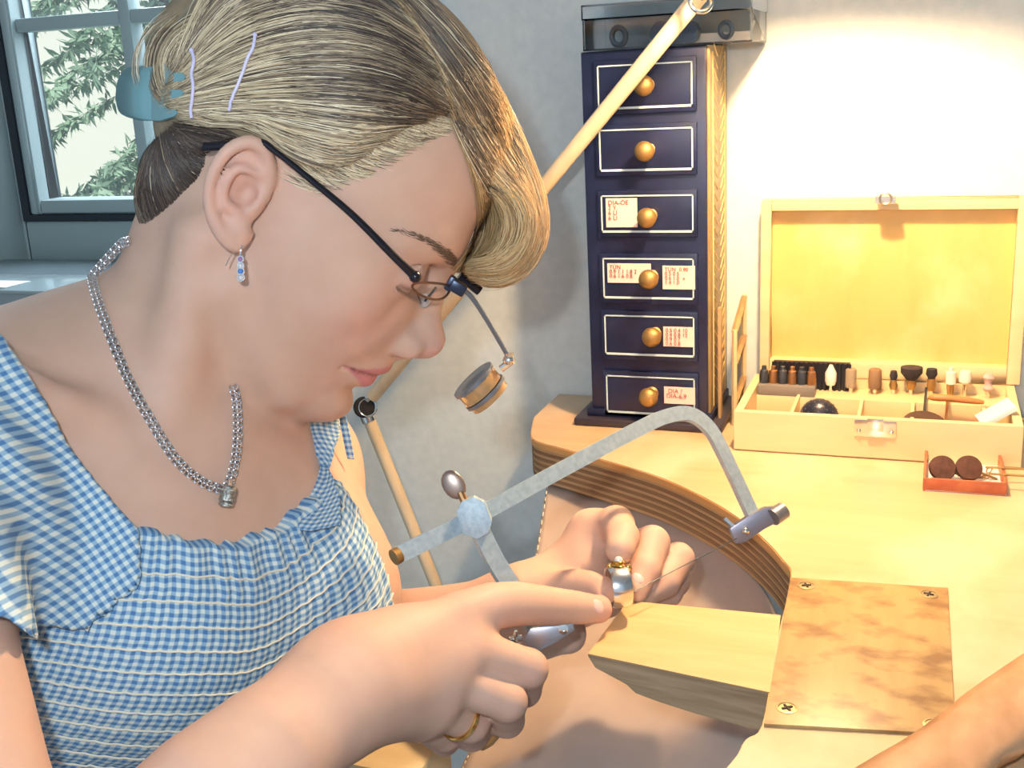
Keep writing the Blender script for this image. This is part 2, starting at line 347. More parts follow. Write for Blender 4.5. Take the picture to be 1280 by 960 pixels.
# ---------------------------------------------------------------- drawer cabinet
M['navy']=noisy('navy_paint',(.004,.007,.035),(.008,.014,.055),(40,40,40),.3,.25); bsdf(M['navy']).inputs['Roughness']  .default_value=.38
M['trimblue']=mat('pale_trim',(.55,.68,.70),.5); M['brass']=mat('old_brass',(.40,.25,.09),.5,.8)
M['paper']=mat('pink_paper',(.80,.62,.54),.8); M['ink']=mat('red_ink',(.35,.05,.02),.7)
M['golden']=wood('golden_side',(.34,.24,.10),(.20,.14,.06),(90,90,10),.4)
YF=.915
def zz(px,py,Y=YF): return ony(px,py,Y)
cx0,cx1=-.2745,-.1715; ct=zz(800,61).z; cb=BZ+.012
cab=empty('drawer_cabinet',((cx0+cx1)/2,YF+.04,BZ),'tall narrow navy cabinet of six small drawers with round brass knobs','cabinet')
body=MB().box((cx0,YF,cb),(cx1,YF+.082,ct)).build('body',M['navy'],cab,bevel=.0015)
MB().box((cx1-.0005,YF+.002,cb),(cx1+.0022,YF+.082,ct)).build('side_panel',M['golden'],cab,bevel=.0006)
cv=MB()
for i in range(30):
    z=cb+.012+i*.0098
    for s_ in (-1,1):
        y0=YF+.042+s_*.006; cv.tube([(cx1+.0024,y0,z),(cx1+.0024,y0+s_*.018,z+.010)],.0005,4)
for y0 in (YF+.014,YF+.070): cv.tube([(cx1+.0024,y0,cb+.005),(cx1+.0024,y0,ct-.005)],.0006,4)
cv.build('carving',mat('carved_gold',(.72,.55,.25),.5),cab)['kind']='stuff'
MB().box((cx0-.014,YF-.012,BZ),(cx1+.014,YF+.084,BZ+.007)).build('plinth',mat('plinth_paint',(.03,.025,.04),.35),cab,bevel=.002)
MB().box((cx0-.004,YF-.003,BZ+.007),(cx1+.004,YF+.083,BZ+.014)).build('base_moulding',M['navy'],cab,bevel=.001)
rects=[((748,79),(873,135)),((750,160),(876,213)),((753,243),(876,290)),((757,322),(878,373)),((761,394),(878,444)),((758,470),(877,517))]
knobs=[(805,107),(806,189),(809,272),(811,349),(815,421),(811,496)]
def text(s,loc,size,m,parent,name='handwriting',tilt=0,zrot=0):
    cu=bpy.data.curves.new(name,'FONT'); cu.body=s; cu.size=size; cu.extrude=.00008; cu.offset=-.00002; cu.space_line=.8
    o=bpy.data.objects.new('tmp',cu); COL.objects.link(o); cu.materials.append(m); bpy.context.view_layer.update()
    me=bpy.data.meshes.new_from_object(o); bpy.data.objects.remove(o); o=bpy.data.objects.new(name,me); COL.objects.link(o)
    o.parent=parent; o.location=Vector(loc)-ORG[parent.name]; o.rotation_euler=(math.pi/2,tilt,zrot); ORG[o.name]=ORG[parent.name]; return o
cards={2:[((757,248),(797,284),"DIA-ÖE\n2 Y.\n6 U\n6 U",.0056,'pink note taped on the third drawer from the top')],
 3:[((759,329),(814,354),"TÜN\n0.9 1.1 1.8 2\n0.6 1.6 0.8",.0050,None),((828,332),(869,362),"TÜN  0.90\n0.5 0.5\n0.6 1.0  x\n1.4 1.0",.0048,None)],
 4:[((829,408),(867,434),"0.5 0.4 10\n0.4 0.8 12\n0.9 0.7\n0.6 0.8",.0050,None)],
 5:[((830,483),(869,506)," DIA ?\nDIA-6.9",.0058,None)]}
for i,((ax_,ay),(bx_,by)) in enumerate(rects):
    a=zz(ax_,ay); b=zz(bx_,by); xa=cx0+.0145; xb=cx1-.0105; za=zz((ax_+bx_)/2,ay).z; zb=zz((ax_+bx_)/2,by).z
    dr=MB().box((xa-.003,YF-.003,zb-.004),(xb+.003,YF+.002,za+.004)).build('drawer',M['navy'],cab,bevel=.0012)
    fr=MB(); w_=.0011; y0,y1=YF-.0037,YF-.0027
    fr.box((xa,y0,zb),(xb,y1,zb+w_*1.6)).box((xa,y0,za-w_),(xb,y1,za)).box((xa,y0,zb),(xa+w_,y1,za)).box((xb-w_,y0,zb),(xb,y1,za))
    fr.build('painted_border',M['trimblue'],dr)
    kp=zz(*knobs[i],YF-.014)
    MB().lathe(Vector((kp.x,YF-.003,kp.z)),(0,-1,0),[(.006,0),(.0045,.001),(.003,.003),(.0045,.005),(.0074,.009),(.0083,.0125),(.0076,.016),(.0045,.0187),(.001,.0195)],22).build('knob',M['brass'],dr,smooth=True,angle=60)
    for (c0,c1,s_,sz,lb) in cards.get(i,[]):
        p=zz(*c0,YF-.004); q_=zz(*c1,YF-.004); th=rng.uniform(-.05,.04)
        pm=MB(); pm.box((p.x,YF-.0042,q_.z),(q_.x,YF-.0038,p.z)); po=pm.build('paper_note',M['paper'],dr)
        text(s_,(p.x+.002,YF-.0046,p.z-sz*.95),sz*.95,M['ink'],dr)
# clear plastic box on top
M['acryl']=mat('clear_acrylic',(.95,.98,1),.04,Transmission_Weight=1,IOR=1.45)
bx=empty('plastic_box',(-.2,YF+.03,ct),'clear plastic box of rings lying on top of the navy cabinet','box')
bx0,bx1=zz(730,40).x,zz(941,40).x; bz1=ct+.036
def shell(a,b,t,top=True):
    m=MB(); m.box((a[0],a[1],a[2]),(b[0],b[1],a[2]+t)).box((a[0],a[1],a[2]),(b[0],a[1]+t,b[2])).box((a[0],b[1]-t,a[2]),(b[0],b[1],b[2])).box((a[0],a[1],a[2]),(a[0]+t,b[1],b[2])).box((b[0]-t,a[1],a[2]),(b[0],b[1],b[2]))
    if top: m.box((a[0],a[1],b[2]-t),(b[0],b[1],b[2]))
    return m
shell((bx0,YF-.004,ct+.0005),(bx1,YF+.076,ct+.024),.0014,False).build('tray',M['acryl'],bx,bevel=.0004)
shell((bx0-.0005,YF-.0045,ct+.0242),(bx1+.0005,YF+.0765,bz1),.0014).build('lid',M['acryl'],bx,bevel=.0004)
M['gunm']=mat('dark_metal',(.10,.12,.15),.35,.8); M['white']=mat('white_card',(.8,.8,.78),.7)
for x,r,k in ((.026,.0085,0),(.060,.009,1),(.082,.008,1),(.112,.007,0)):
    c=Vector((bx0+x,YF+.014,ct+.011))
    o=(MB().torus(c,(0.3,1,.1),r*.75,r*.28) if k==0 else MB().lathe(c,(.2,1,0),[(r,0),(r,.006),(r*.4,.006),(r*.4,.012)],18)).build('metal_ring' if k==0 else 'spool',M['gunm'],smooth=True)
    tag(o,('dark wire ring seen through the plastic box, nearer its left end' if x<.05 else 'dark wire ring seen through the plastic box, behind the lamp rod') if k==0 else ('dark metal spool left in the middle of the plastic box' if x<.07 else 'dark metal spool right of the other one in the plastic box'),'ring' if k==0 else 'spool')
o=MB().box((bx0+.075,YF+.03,ct+.002),(bx1-.004,YF+.07,ct+.010)).build('paper_pad',M['white'],bevel=.0005); tag(o,'white paper pad inside the right half of the plastic box','paper')
# two thin wooden frames leaning between cabinet and case
M['pale']=wood('pale_pine',(.80,.64,.38),(.74,.56,.30),(12,60,60),.45)
M['slat']=wood('brown_slat',(.45,.30,.14),(.32,.20,.09),(60,60,12),.5)
a=Vector((-.1665,.93,BZ)); o=MB().obox((-.1635,.93,BZ+.052),(Vector((1,0,0)),Vector((0,1,0)),Vector((0,0,1))),(.0014,.004,.052)).build('wooden_stick',M['slat'],bevel=.0004); tag(o,'thin brown wooden stick standing upright right of the navy cabinet','stick')
fr=empty('leaning_frame',(-.151,.95,BZ),'small pale wooden frame leaning between cabinet and open tool case','frame')
for a,b in (((0,-.02,.0),(0,-.02,.085)),((0,.032,0),(0,.032,.105)),((0,-.02,.083),(0,.032,.103)),((0,-.02,.02),(0,.032,.03)),((0,-.02,.055),(0,.032,.068))):
    o_=Vector((-.1515,.95,BZ)); MB().tube([o_+Vector(a),o_+Vector(b)],.0028,4,flat=.8).build('slat',M['pale'] if a[2]<.01 else M['slat'],fr)
# ---------------------------------------------------------------- tool case
BX0,BX1,BY0,BY1=-.141,.071,.864,.982; BT=BZ+.033
case=empty('tool_case',((BX0+BX1)/2,.92,BZ),'open pale wooden tool case with lid propped against the wall','tool case')
t=.0065
sh=MB(); sh.box((BX0,BY0,BZ+.0015),(BX1,BY0+t,BT)).box((BX0,BY1-t,BZ+.0015),(BX1,BY1,BT)).box((BX0,BY0+t,BZ+.0015),(BX0+t,BY1-t,BT)).box((BX1-t,BY0+t,BZ+.0015),(BX1,BY1-t,BT)); sh.build('sides',M['pale'],case)
MB().box((BX0+.001,BY0+.001,BZ),(BX1-.001,BY1-.001,BZ+.004)).build('bottom',M['slat'],case)
MB().box((BX0+t,BY1-.040,BZ+.004),(BX1-t,BY1-t,BT-.008)).build('rear_tool_block',M['pale'],case,bevel=.0008)
for x in (-.100,-.048,-.008,.045): MB().box((x,BY0+t,BZ+.004),(x+.0025,BY1-.040,BT-.006)).build('divider',M['pale'],case)
M['lidply']=wood('lid_panel',(.74,.50,.17),(.66,.43,.13),(30,30,8),.4,blotch=((.80,.60,.28),(14,14,14),.5,.7))
lf=MB(); LT=BZ+.179+.008; LB=BT+.001; 
ly=lambda z:.9905+(z-LB)*.015
def lbox(m,xa,xb,za,zb,ya,yb):
    vs=[Vector((x,ly(z)+y,z)) for x in(xa,xb) for y in(ya,yb) for z in(za,zb)]
    m.add(vs,[(0,1,3,2),(4,6,7,5),(0,4,5,1),(2,3,7,6),(0,2,6,4),(1,5,7,3)]); return m
lo_=lbox(lbox(lbox(lbox(MB(),BX0+.004,BX0+.0125,LB,LT,-.013,.004),BX1-.006,BX1+.004,LB,LT,-.013,.004),BX0+.0125,BX1-.006,LB,LB+.0135,-.013,.004),BX0+.0125,BX1-.006,LT-.0085,LT,-.013,.004)
lid=lo_.build('lid',M['pale'],case,bevel=.0006)
lbox(MB(),BX0+.01,BX1-.004,LB+.01,LT-.006,.0005,.003).build('lid_panel',M['lidply'],lid)
lat=MB(); p=ony(1107,250,.965); lat.box((p.x-.008,.962,LT-.001),(p.x+.008,.972,LT+.0045)).torus((p.x,.962,LT+.003),(0,1,0),.0045,.0009); lat.build('lid_catch',mat('nickel',(.55,.5,.42),.3,.9),lid,smooth=True)
p=ony(1094,536,BY0); la=MB(); la.box((p.x-.0155,BY0-.001,p.z-.0065),(p.x+.0155,BY0,p.z+.007)).box((p.x-.006,BY0-.004,p.z-.001),(p.x+.006,BY0-.001,p.z+.009))
for sx in (-.012,.012): la.ball((p.x+sx,BY0-.001,p.z-.002),.0018,10)
la.build('latch',M['chrome'] ,case,bevel=.0004)
# things in the case ------------------------------------------------
def C(px,py,Y,z=None): return ony(px,py,Y)
IZ=BT-.008; YB=BY1-.018
M['blk2']=mat('black_foam',(.012,.012,.018),.5); M['grey']=mat('grey_acrylic',(.22,.20,.18),.25); M['copper']=mat('copper_brass',(.48,.26,.12),.3,.9)
cb_=empty('bur_comb',ony(1012,470,YB+.006),'black ribbed comb stand at the back left of the open case','stand')
xa,xb=ony(966,470,YB).x,ony(1062,470,YB).x
MB().box((xa,YB+.004,IZ),(xb,YB+.009,IZ+.024)).build('back_plate',M['blk2'],cb_)
for i in range(17):
    x=xa+(xb-xa)*i/16; MB().tube([(x,YB+.002,IZ),(x,YB+.002,IZ+.024)],.0011,6).build('rib',M['blk2'],cb_)
hs=empty('collet_stand',ony(986,482,YB-.012),'clear grey stand holding six short collets at the case left','stand')
xa,xb=ony(949,480,YB-.014).x,ony(1020,480,YB-.014).x
MB().box((xa,YB-.022,IZ),(xb,YB-.004,IZ+.009)).build('block',M['grey'],hs,bevel=.0006)
for i in range(6):
    x=xa+.004+(xb-xa-.008)*i/5; c=Vector((x,YB-.013,IZ+.009))
    o=MB().lathe(c,(0,0,1),[(.0040,0),(.0042,.005),(.0034,.011),(.0022,.012),(.0020,.015)],14).build('collet',M['copper'] if i%2 else M['gunm'],smooth=True); tag(o,('leftmost dark collet in the clear grey stand','copper-coloured collet second from the left in the grey stand','dark collet third from the left in the grey stand','copper-coloured collet fourth from the left in the grey stand','dark collet fifth from the left in the grey stand','rightmost copper-coloured collet in the clear grey stand')[i],'collet',group='collets in the grey stand')
def bit(px,py0,py1,parts,name,label,cat,Y=YB):
    b=ony(px,py1,Y); tp_=ony(px,py0,Y); b=Vector((b.x,Y,IZ)); H=tp_.z-IZ
    e_=empty(name,b,label,cat)
    for pn,m,prof in parts: MB().lathe(b,(0,0,1),[(r*1.35,h*H) for r,h in prof],14).build(pn,m,e_,smooth=True,angle=50)
Wt=mat('white_felt',(.85,.80,.68),.8); Gy=mat('grey_rubber',(.28,.22,.15),.6); Br=mat('brown_rubber',(.22,.13,.07),.6); Pk=mat('pink_stone',(.62,.42,.38),.8); Bk=mat('black_bristle',(.03,.025,.03),.9)
def shk(h=.3): return ('shank',M['chrome'],[(.0012,0),(.0012,h)])
bit(1038,456,490,[shk(),('felt_cone',Wt,[(.0028,.25),(.0036,.4),(.0036,.7),(.001,1)])],'felt_cone_bit','white pointed felt polishing cone in front of the black comb','polishing bit')
bit(1063,461,492,[shk(),('rubber',Gy,[(.0034,.22),(.0034,.95),(.0028,1)])],'rubber_cylinder_bit','grey rubber cylinder polishing bit just right of the white felt cone','polishing bit')
bit(1093,461,494,[shk(),('rubber',Br,[(.0038,.2),(.0042,.5),(.0038,.95),(.003,1)])],'brown_rubber_bit','brown rubber polishing bit standing alone above the case latch','polishing bit')
bit(1116,462,495,[shk(),('collar',M['brass'],[(.0018,.2),(.0026,.35),(.0015,.62)]),('brush',Bk,[(.0018,.6),(.0024,.75),(.0018,.95)])],'small_brush_bit','thin brass-collared brush bit between brown bit and round black brush','brush bit')
bit(1138,459,498,[shk(),('collar',M['brass'],[(.002,.2),(.003,.4),(.003,.55)]),('bristles',Bk,[(.003,.55),(.0065,.8),(.0065,1),(.002,1.02)])],'black_brush_bit','wide black bristle brush bit, largest of the standing brushes','brush bit')
bit(1163,461,500,[shk(),('collar',M['brass'],[(.002,.2),(.0026,.4),(.0022,.65)]),('bristles',Bk,[(.002,.65),(.0034,.8),(.003,1)])],'narrow_brush_bit','narrow dark brush bit right of the widest black brush','brush bit')
bit(1187,459,500,[('shank',M['brass'],[(.0016,0),(.0022,.3),(.0022,.45)]),('felt',Wt,[(.003,.45),(.003,.85),(.0012,.87),(.0012,1)])],'felt_wheel_bit','white felt bit on brass shank above the orange spindle','polishing bit')
bit(1205,464,497,[shk(.6),('stone',Wt,[(.001,.5),(.0035,.6),(.0038,.8),(.003,1)])],'white_stone_bit','round white abrasive stone bit left of the pinkish double stone','stone bit')
bit(1234,467,500,[shk(.4),('stone',Pk,[(.002,.3),(.0034,.42),(.002,.55),(.0022,.7),(.0034,.85),(.002,1)])],'pink_stone_bit','pinkish double abrasive stone bit, last at the right end of the case','stone bit')
for i,(px0,py0,px1,py1,lb) in enumerate(((1158,485,1154,512,'bare steel burr shank leaning at the case middle left'),(1186,482,1182,519,'gold shank leaning below the white felt bit'),)):
    o=MB().tube([ony(px0,py0,YB-.012),Vector((ony(px1,py1,BY0+.03).x,BY0+.035,BZ+.008))],.0011,8).build('burr',M['copper'] if i else M['gunm'],smooth=True); tag(o,lb,'burr')
c=Vector((ony(1024,505,.895).x,.896,BZ+.022))
dm=empty('dimpled_dome',c,'black dimpled half-round wheel lying at the front left inside the case','wheel')
MB().ball(c,(.0155,.012,.0155),24).build('dome',mat('black_bead',(.03,.03,.05),.3,.3),dm,smooth=True)
dt=MB()
for k in range(150):
    a=k*2.39996; zc=1-2*(k+.5)/150; r=math.sqrt(1-zc*zc)
    dt.ball(c+Vector((r*math.cos(a)*.0156,r*math.sin(a)*.0121,zc*.0156)),.0006,4)
dt.build('bead',mat('silver_bead',(.3,.32,.36),.3,.8),dm)['kind']='stuff'
c=Vector((ony(1156,522,.885).x,.890,BZ+.021)); o=MB().lathe(c,(.1,-.35,1),[(.002,-.004),(.015,-.003),(.0165,0),(.0165,.003),(.003,.0045)],28).build('polishing_disc',mat('dark_felt',(.06,.03,.02),.9),smooth=True); tag(o,'dark round polishing disc lying at the front middle inside the case','disc')
a=ony(1160,497,.93); b=ony(1230,503,.93); o=MB().tube(smoothpath([a,a.lerp(b,.35)+Vector((0,0,.001)),b],10),[.0009,.0022,.0028,.003,.003,.003,.0028,.0026,.0022,.0014],12).build('wooden_spindle',mat('orange_wood',(.55,.20,.06),.4),smooth=True); tag(o,'orange-brown tapered wooden spindle lying across the case','spindle')
c=ony(1245,516,.90); o=MB().obox(c,(Vector((.8,.2,.5)).normalized(),Vector((-.2,.98,0)).normalized(),Vector((-.5,0,.8)).normalized()),(.014,.012,.002)).build('white_pad',M['white'],bevel=.0006); tag(o,'small white pad leaning in the right front compartment','pad')
# ---------------------------------------------------------------- red tray
M['redtray']=noisy('red_orange_card',(.42,.10,.04),(.52,.15,.06),(90,90,90),.5,.1)
q=[onz(*p) for p in ((1153,614),(1258,621),(1249,577),(1156,569))]
tr=empty('red_tray',(q[0]+q[2])/2,'small orange-red open tray on the bench in front of the case','tray')
H=.010
for i in range(4):
    a,b=q[i],q[(i+1)%4]; cc=(q[0]+q[2])/2; n_=(b-a).cross(Vector((0,0,1))).normalized(); 
    if n_.dot(cc-a)<0:n_=-n_
    MB().prism([a,b,b+n_*.002,a+n_*.002],(0,0,H)).build('side',M['redtray'],tr,bevel=.0004)
MB().prism([p+Vector((0,0,.0002)) for p in q],(0,0,.0012)).build('base',M['white'],tr)
M['dkball']=noisy('dark_brown_felt',(.05,.016,.010),(.085,.03,.018),(300,300,300),.8,.5)
for px,lb in ((1178,'dark brown felt disc, left of the two in the red tray'),(1211,'dark brown felt disc, right of the two in the red tray')):
    c=onz(px,585,BZ+.010); dv=Vector((.1,-.75,.55)).normalized()
    w_=empty('felt_disc',c,lb,'felt disc'); MB().lathe(c-dv*.003,dv,[(.007,0),(.0092,.001),(.0095,.003),(.0088,.0055),(.002,.0066)],26).build('pad',M['dkball'],w_,smooth=True)
    MB().tube([c,c-dv*.004+Vector((.02,.0,-.006))],.001,8).build('mandrel',M['brass'],w_,smooth=True)
for i,(a,b,lb) in enumerate((((1232,584),(1300,587),'upper gold rod lying out over the right end of the red tray'),((1236,592),(1300,596),'lower gold rod lying out over the right end of the red tray'),((1208,597),(1232,597),'short gold rod below the right dark disc in the red tray'))):
    o=MB().tube([onz(*a,BZ+.0115),onz(*b,BZ+.0115)] if i<2 else [onz(*a,BZ+.004),onz(*b,BZ+.003)],.0009,8).build('gold_rod',M['brass'],smooth=True); tag(o,lb,'rod')
wr=MB()
for i in range(5):
    c=onz(1196+rng.uniform(-3,48),592+rng.uniform(-8,8),BZ+.004); wr.torus(c,Vector(rng.normal(size=3)),rng.uniform(.002,.0035),.0005,16,5)
o=wr.build('wire_scrap',M['copper'],smooth=True); tag(o,'tangle of thin gold wire scraps in the red tray','wire',kind='stuff')
# grey case and paper on the side cabinet by the window
gc=empty('grey_case',at(60,325,1.75),'flat grey case with glossy top on the slate cabinet below the window','case')
g=Vector((ony(45,330,1.58).x,1.58,.86))
MB().box((g.x-.30,1.46,.861),(g.x+.135,1.60,.890)).build('shell',M['greycase'],gc,bevel=.003)
MB().box((g.x-.31,1.455,.890),(g.x+.145,1.605,.896)).build('lid',mat('glossy_grey',(.35,.42,.44),.08),gc,bevel=.002)
o=MB().box((g.x-.30,1.47,.8965),(g.x+.03,1.53,.898)).build('paper_sheet',mat('bright_paper',(.95,.95,.92),.6)); tag(o,'white sheet of paper on the glossy grey case','paper')
# ---------------------------------------------------------------- implicit surface modeller
def v3(p): return np.array([p[0],p[1],p[2]],float)
class G:
    """ordered list of primitives blended smoothly into one field"""
    def __init__(s,k=.01): s.p=[]; s.k=k
    def cap(s,a,b,ra,rb=None,op=0,k=None):
        s.p.append(('c',v3(a),v3(b),ra,ra if rb is None else rb,op,s.k if k is None else k)); return s
    def chain(s,pts,rs,op=0,k=None,n=None):
        n=n or (len(pts)-1)*3+1
        if len(pts)>2:
            m=len(pts)-1; P=smoothpath(pts,n); R=[float(np.interp(i/(n-1)*m,range(m+1),rs)) for i in range(n)]
        else: P,R=pts,rs
        s.p.append(('l',np.array([v3(p) for p in P]),np.array(R,float),max(R),None,op,s.k if k is None else k)); return s
    def ell(s,c,r,ax=None,op=0,k=None):
        A=np.eye(3) if ax is None else np.array([v3(a) for a in ax])
        s.p.append(('e',v3(c),A,np.array(r,float),None,op,s.k if k is None else k)); return s
    def fn(s,f,c,R,op=0,k=None): s.p.append(('f',f,v3(c),R,None,op,s.k if k is None else k)); return s
def pd(pr,P):
    if pr[0]=='c':
        a,b,ra,rb=pr[1:5]; ab=b-a; L=float(ab@ab)+1e-12; q=P-a; t=np.clip(q@ab/L,0,1); return np.sqrt(((q-t[:,None]*ab)**2).sum(1))-(ra+(rb-ra)*t)
    if pr[0]=='e':
        q=(P-pr[1])@pr[2].T; r=pr[3]; k0=np.sqrt(((q/r)**2).sum(1))+1e-9; k1=np.sqrt(((q/(r*r))**2).sum(1))+1e-9; return k0*(k0-1)/k1
    if pr[0]=='l':
        Q=pr[1];R=pr[2];d=None
        for i in range(len(Q)-1):
            a=Q[i];ab=Q[i+1]-a;L=float(ab@ab)+1e-12;q=P-a;t=np.clip(q@ab/L,0,1);x=np.sqrt(((q-t[:,None]*ab)**2).sum(1))-(R[i]+(R[i+1]-R[i])*t); d=x if d is None else np.minimum(d,x)
        return d
    return pr[1](P)
def pdb(pr,c,R):
    if pr[0]=='f': return np.linalg.norm(c-pr[2])-pr[3]-R
    if pr[0]=='e': return np.linalg.norm(c-pr[1])-pr[3].max()-R
    if pr[0]=='l':
        Q=pr[1]; return min(np.linalg.norm(Q-c,axis=1))-max(np.linalg.norm(Q[1:]-Q[:-1],axis=1))*.5-pr[3]-R
    a,b=pr[1],pr[2]; ab=b-a; t=np.clip((c-a)@ab/(ab@ab+1e-12),0,1); return np.linalg.norm(c-a-t*ab)-max(pr[3],pr[4])-R
def smn(a,b,k):
    h=np.maximum(k-np.abs(a-b),0)/k; return np.minimum(a,b)-h*h*k*.25
def geval(g,P,c,R):
    d=None
    for pr in g.p:
        if pdb(pr,c,R)>pr[6]*1.4+.04: continue
        x=pd(pr,P)
        if pr[5]==0: d=x if d is None else smn(d,x,pr[6])
        elif d is not None: d=-smn(-d,x,pr[6])
    return d
def field(groups,P,c,R):
    d=None
    for g,k in groups:
        x=geval(g,P,c,R)
        if x is not None: d=x if d is None else smn(d,x,k)
    return np.full(len(P),.05) if d is None else d
def probe(groups,P):
    P=np.asarray(P,float); c=P.mean(0); return field(groups,P,c,np.sqrt(((P-c)**2).sum(1)).max())
def extract(groups,h,lo,hi,keep=None,n=12):
    lo=np.array(lo,float); S=n*h; nb=np.ceil((np.array(hi)-lo)/S).astype(int); rad=.87*S
    idx=np.stack(np.meshgrid(*[np.arange(m) for m in nb],indexing='ij'),-1).reshape(-1,3)
    # coarse super-blocks first
    act=[]
    sb={}
    for b in idx: sb.setdefault(tuple(b//4),[]).append(b)
    for kx,bl in sb.items():
        c=lo+(np.array(kx)*4+2)*S; R=rad*4; Cn=np.array([lo+(b+.5)*S for b in bl])
        d=field(groups,Cn,c,R); 
        for b,x in zip(bl,d):
            if abs(x)<rad*1.6+.004: act.append(b)
    gN=nb*n+2; keyf=lambda I:(I[...,0]*gN[1]+I[...,1])*gN[2]+I[...,2]
    li=np.stack(np.meshgrid(*[np.arange(n+1)]*3,indexing='ij'),-1); VK=[];VP=[];Q=[]
    off=np.array([[i,j,k] for i in(0,1) for j in(0,1) for k in(0,1)])
    EDG=[(a,b) for a in range(8) for b in range(a+1,8) if np.abs(off[a]-off[b]).sum()==1]
    for b in act:
        base=b*n; P=lo+(base+li.reshape(-1,3))*h; c=lo+(b+.5)*S
        D=field(groups,P,c,rad).reshape(n+1,n+1,n+1)
        if D.min()>0 or D.max()<0: continue
        s=D<0
        cn=[D[o[0]:n+o[0],o[1]:n+o[1],o[2]:n+o[2]] for o in off]; cs=sum((x<0).astype(int) for x in cn); mk=(cs>0)&(cs<8)
        I=np.argwhere(mk)
        if len(I):
            vals=np.stack([x[mk] for x in cn],1); acc=np.zeros((len(I),3)); cnt=np.zeros(len(I))
            for a,e in EDG:
                va,vb=vals[:,a],vals[:,e]; m=(va<0)!=(vb<0); t=np.where(m,va/(va-vb+1e-20),0)
                acc+=np.where(m[:,None],off[a]+(off[e]-off[a])*t[:,None],0); cnt+=m
            VK.append(keyf(I+base)); VP.append(lo+(base+I+acc/cnt[:,None])*h)
        for ax in range(3):
            sl0=[slice(0,n)]*3; sl1=list(sl0); sl1[ax]=slice(1,n+1)
            a=s[tuple(sl0)]; e=s[tuple(sl1)]; J=np.argwhere(a!=e)
            if not len(J): continue
            fl=a[a!=e]; u_=np.eye(3,dtype=int)[(ax+1)%3]; w_=np.eye(3,dtype=int)[(ax+2)%3]; J=J+base
            q=np.stack([keyf(J-u_-w_),keyf(J-w_),keyf(J),keyf(J-u_)],1); q[~fl]=q[~fl][:,::-1]; Q.append(q)
    VK=np.concatenate(VK);VP=np.concatenate(VP);Q=np.concatenate(Q)
    o=np.argsort(VK);VK=VK[o];VP=VP[o]; pos=np.searchsorted(VK,Q); pos=np.minimum(pos,len(VK)-1); ok=(VK[pos]==Q).all(1); F=pos[ok]
    if keep is not None:
        kv=keep(VP); F=F[kv[F].all(1)]; used=np.unique(F); mp=np.full(len(VP),-1); mp[used]=np.arange(len(used)); VP=VP[used]; F=mp[F]
    return VP,F
def relax(V,F,it=2,lam=.5):
    e=np.concatenate([F[:,[0,1]],F[:,[1,2]],F[:,[2,3]],F[:,[3,0]]]); e=np.concatenate([e,e[:,::-1]])
    dg=np.bincount(e[:,0],minlength=len(V)).astype(float)[:,None]; dg[dg==0]=1
    for i in range(it):
        for l in (lam,-lam*1.02):
            s=np.stack([np.bincount(e[:,0],weights=V[e[:,1],k],minlength=len(V)) for k in range(3)],1)/dg; V=V+l*(s-V)
    return V
def npmesh(name,V,F,m,parent,smooth=True,attrs=None,**tg):
    o0=ORG[parent.name] if parent else Vector((0,0,0)); me=bpy.data.meshes.new(name)
    me.vertices.add(len(V)); me.vertices.foreach_set('co',(V-np.array(o0)).astype(np.float32).ravel())
    k=F.shape[1]; me.loops.add(len(F)*k); me.loops.foreach_set('vertex_index',F.astype(np.int32).ravel())
    me.polygons.add(len(F)); me.polygons.foreach_set('loop_start',np.arange(len(F),dtype=np.int32)*k)
    me.update(calc_edges=True); me.polygons.foreach_set('use_smooth',[smooth]*len(F)); me.materials.append(m)
    for an,(ty,arr) in (attrs or {}).items():
        a=me.attributes.new(an,ty,'POINT'); a.data.foreach_set('color' if ty=='FLOAT_COLOR' else ('vector' if ty=='FLOAT_VECTOR' else 'value'),arr.astype(np.float32).ravel())
    o=bpy.data.objects.new(name,me); COL.objects.link(o)
    if parent: o.parent=parent
    ORG[o.name]=o0; tag(o,**tg); return o
# ---------------------------------------------------------------- head frame: forward, left, up in cm from the ear line
_a,_b=math.radians(24),math.radians(35)
hf=Vector((math.cos(_a)*math.cos(_b),math.sin(_a)*math.cos(_b),-math.sin(_b))); hl=Vector((-math.sin(_a),math.cos(_a),0)); hu=hf.cross(hl)
_O=at(440,330,.62); _d=ray(320,247); _t=((_O-.07*hl-CAM).dot(hl))/_d.dot(hl); _p=CAM+_d*_t; HO=_p+.07*hl
def H(f,l,u): return HO+(hf*f+hl*l+hu*u)*.01
def Hpx(px,py,lat):
    d=ray(px,py); t=((HO+hl*lat*.01-CAM).dot(hl))/d.dot(hl); p=CAM+d*t-HO; return (p.dot(hf)*100,p.dot(hu)*100)
HM=np.array([hf,hl,hu]); HOn=np.array(HO)
HA=(hf,hl,hu)
US=np.array([-11.6,-10.8,-10.2,-9.6,-8.7,-7.5,-6.2,-5,-4,-2.5,-1,0,1.5,3,5,7])
FT=np.array([ 6.0, 7.6, 8.3,8.7,9.05,8.95,9.1,9.4,9.4,9.35,9.5,9.9,10.25,10.3,9.6,7.6])
WT=np.array([ 1.5,  2.3, 3.1,3.7,4.3,4.8,5.2,5.6,5.9,6.3,6.6,6.7,6.7,6.5,6.0,5.2])
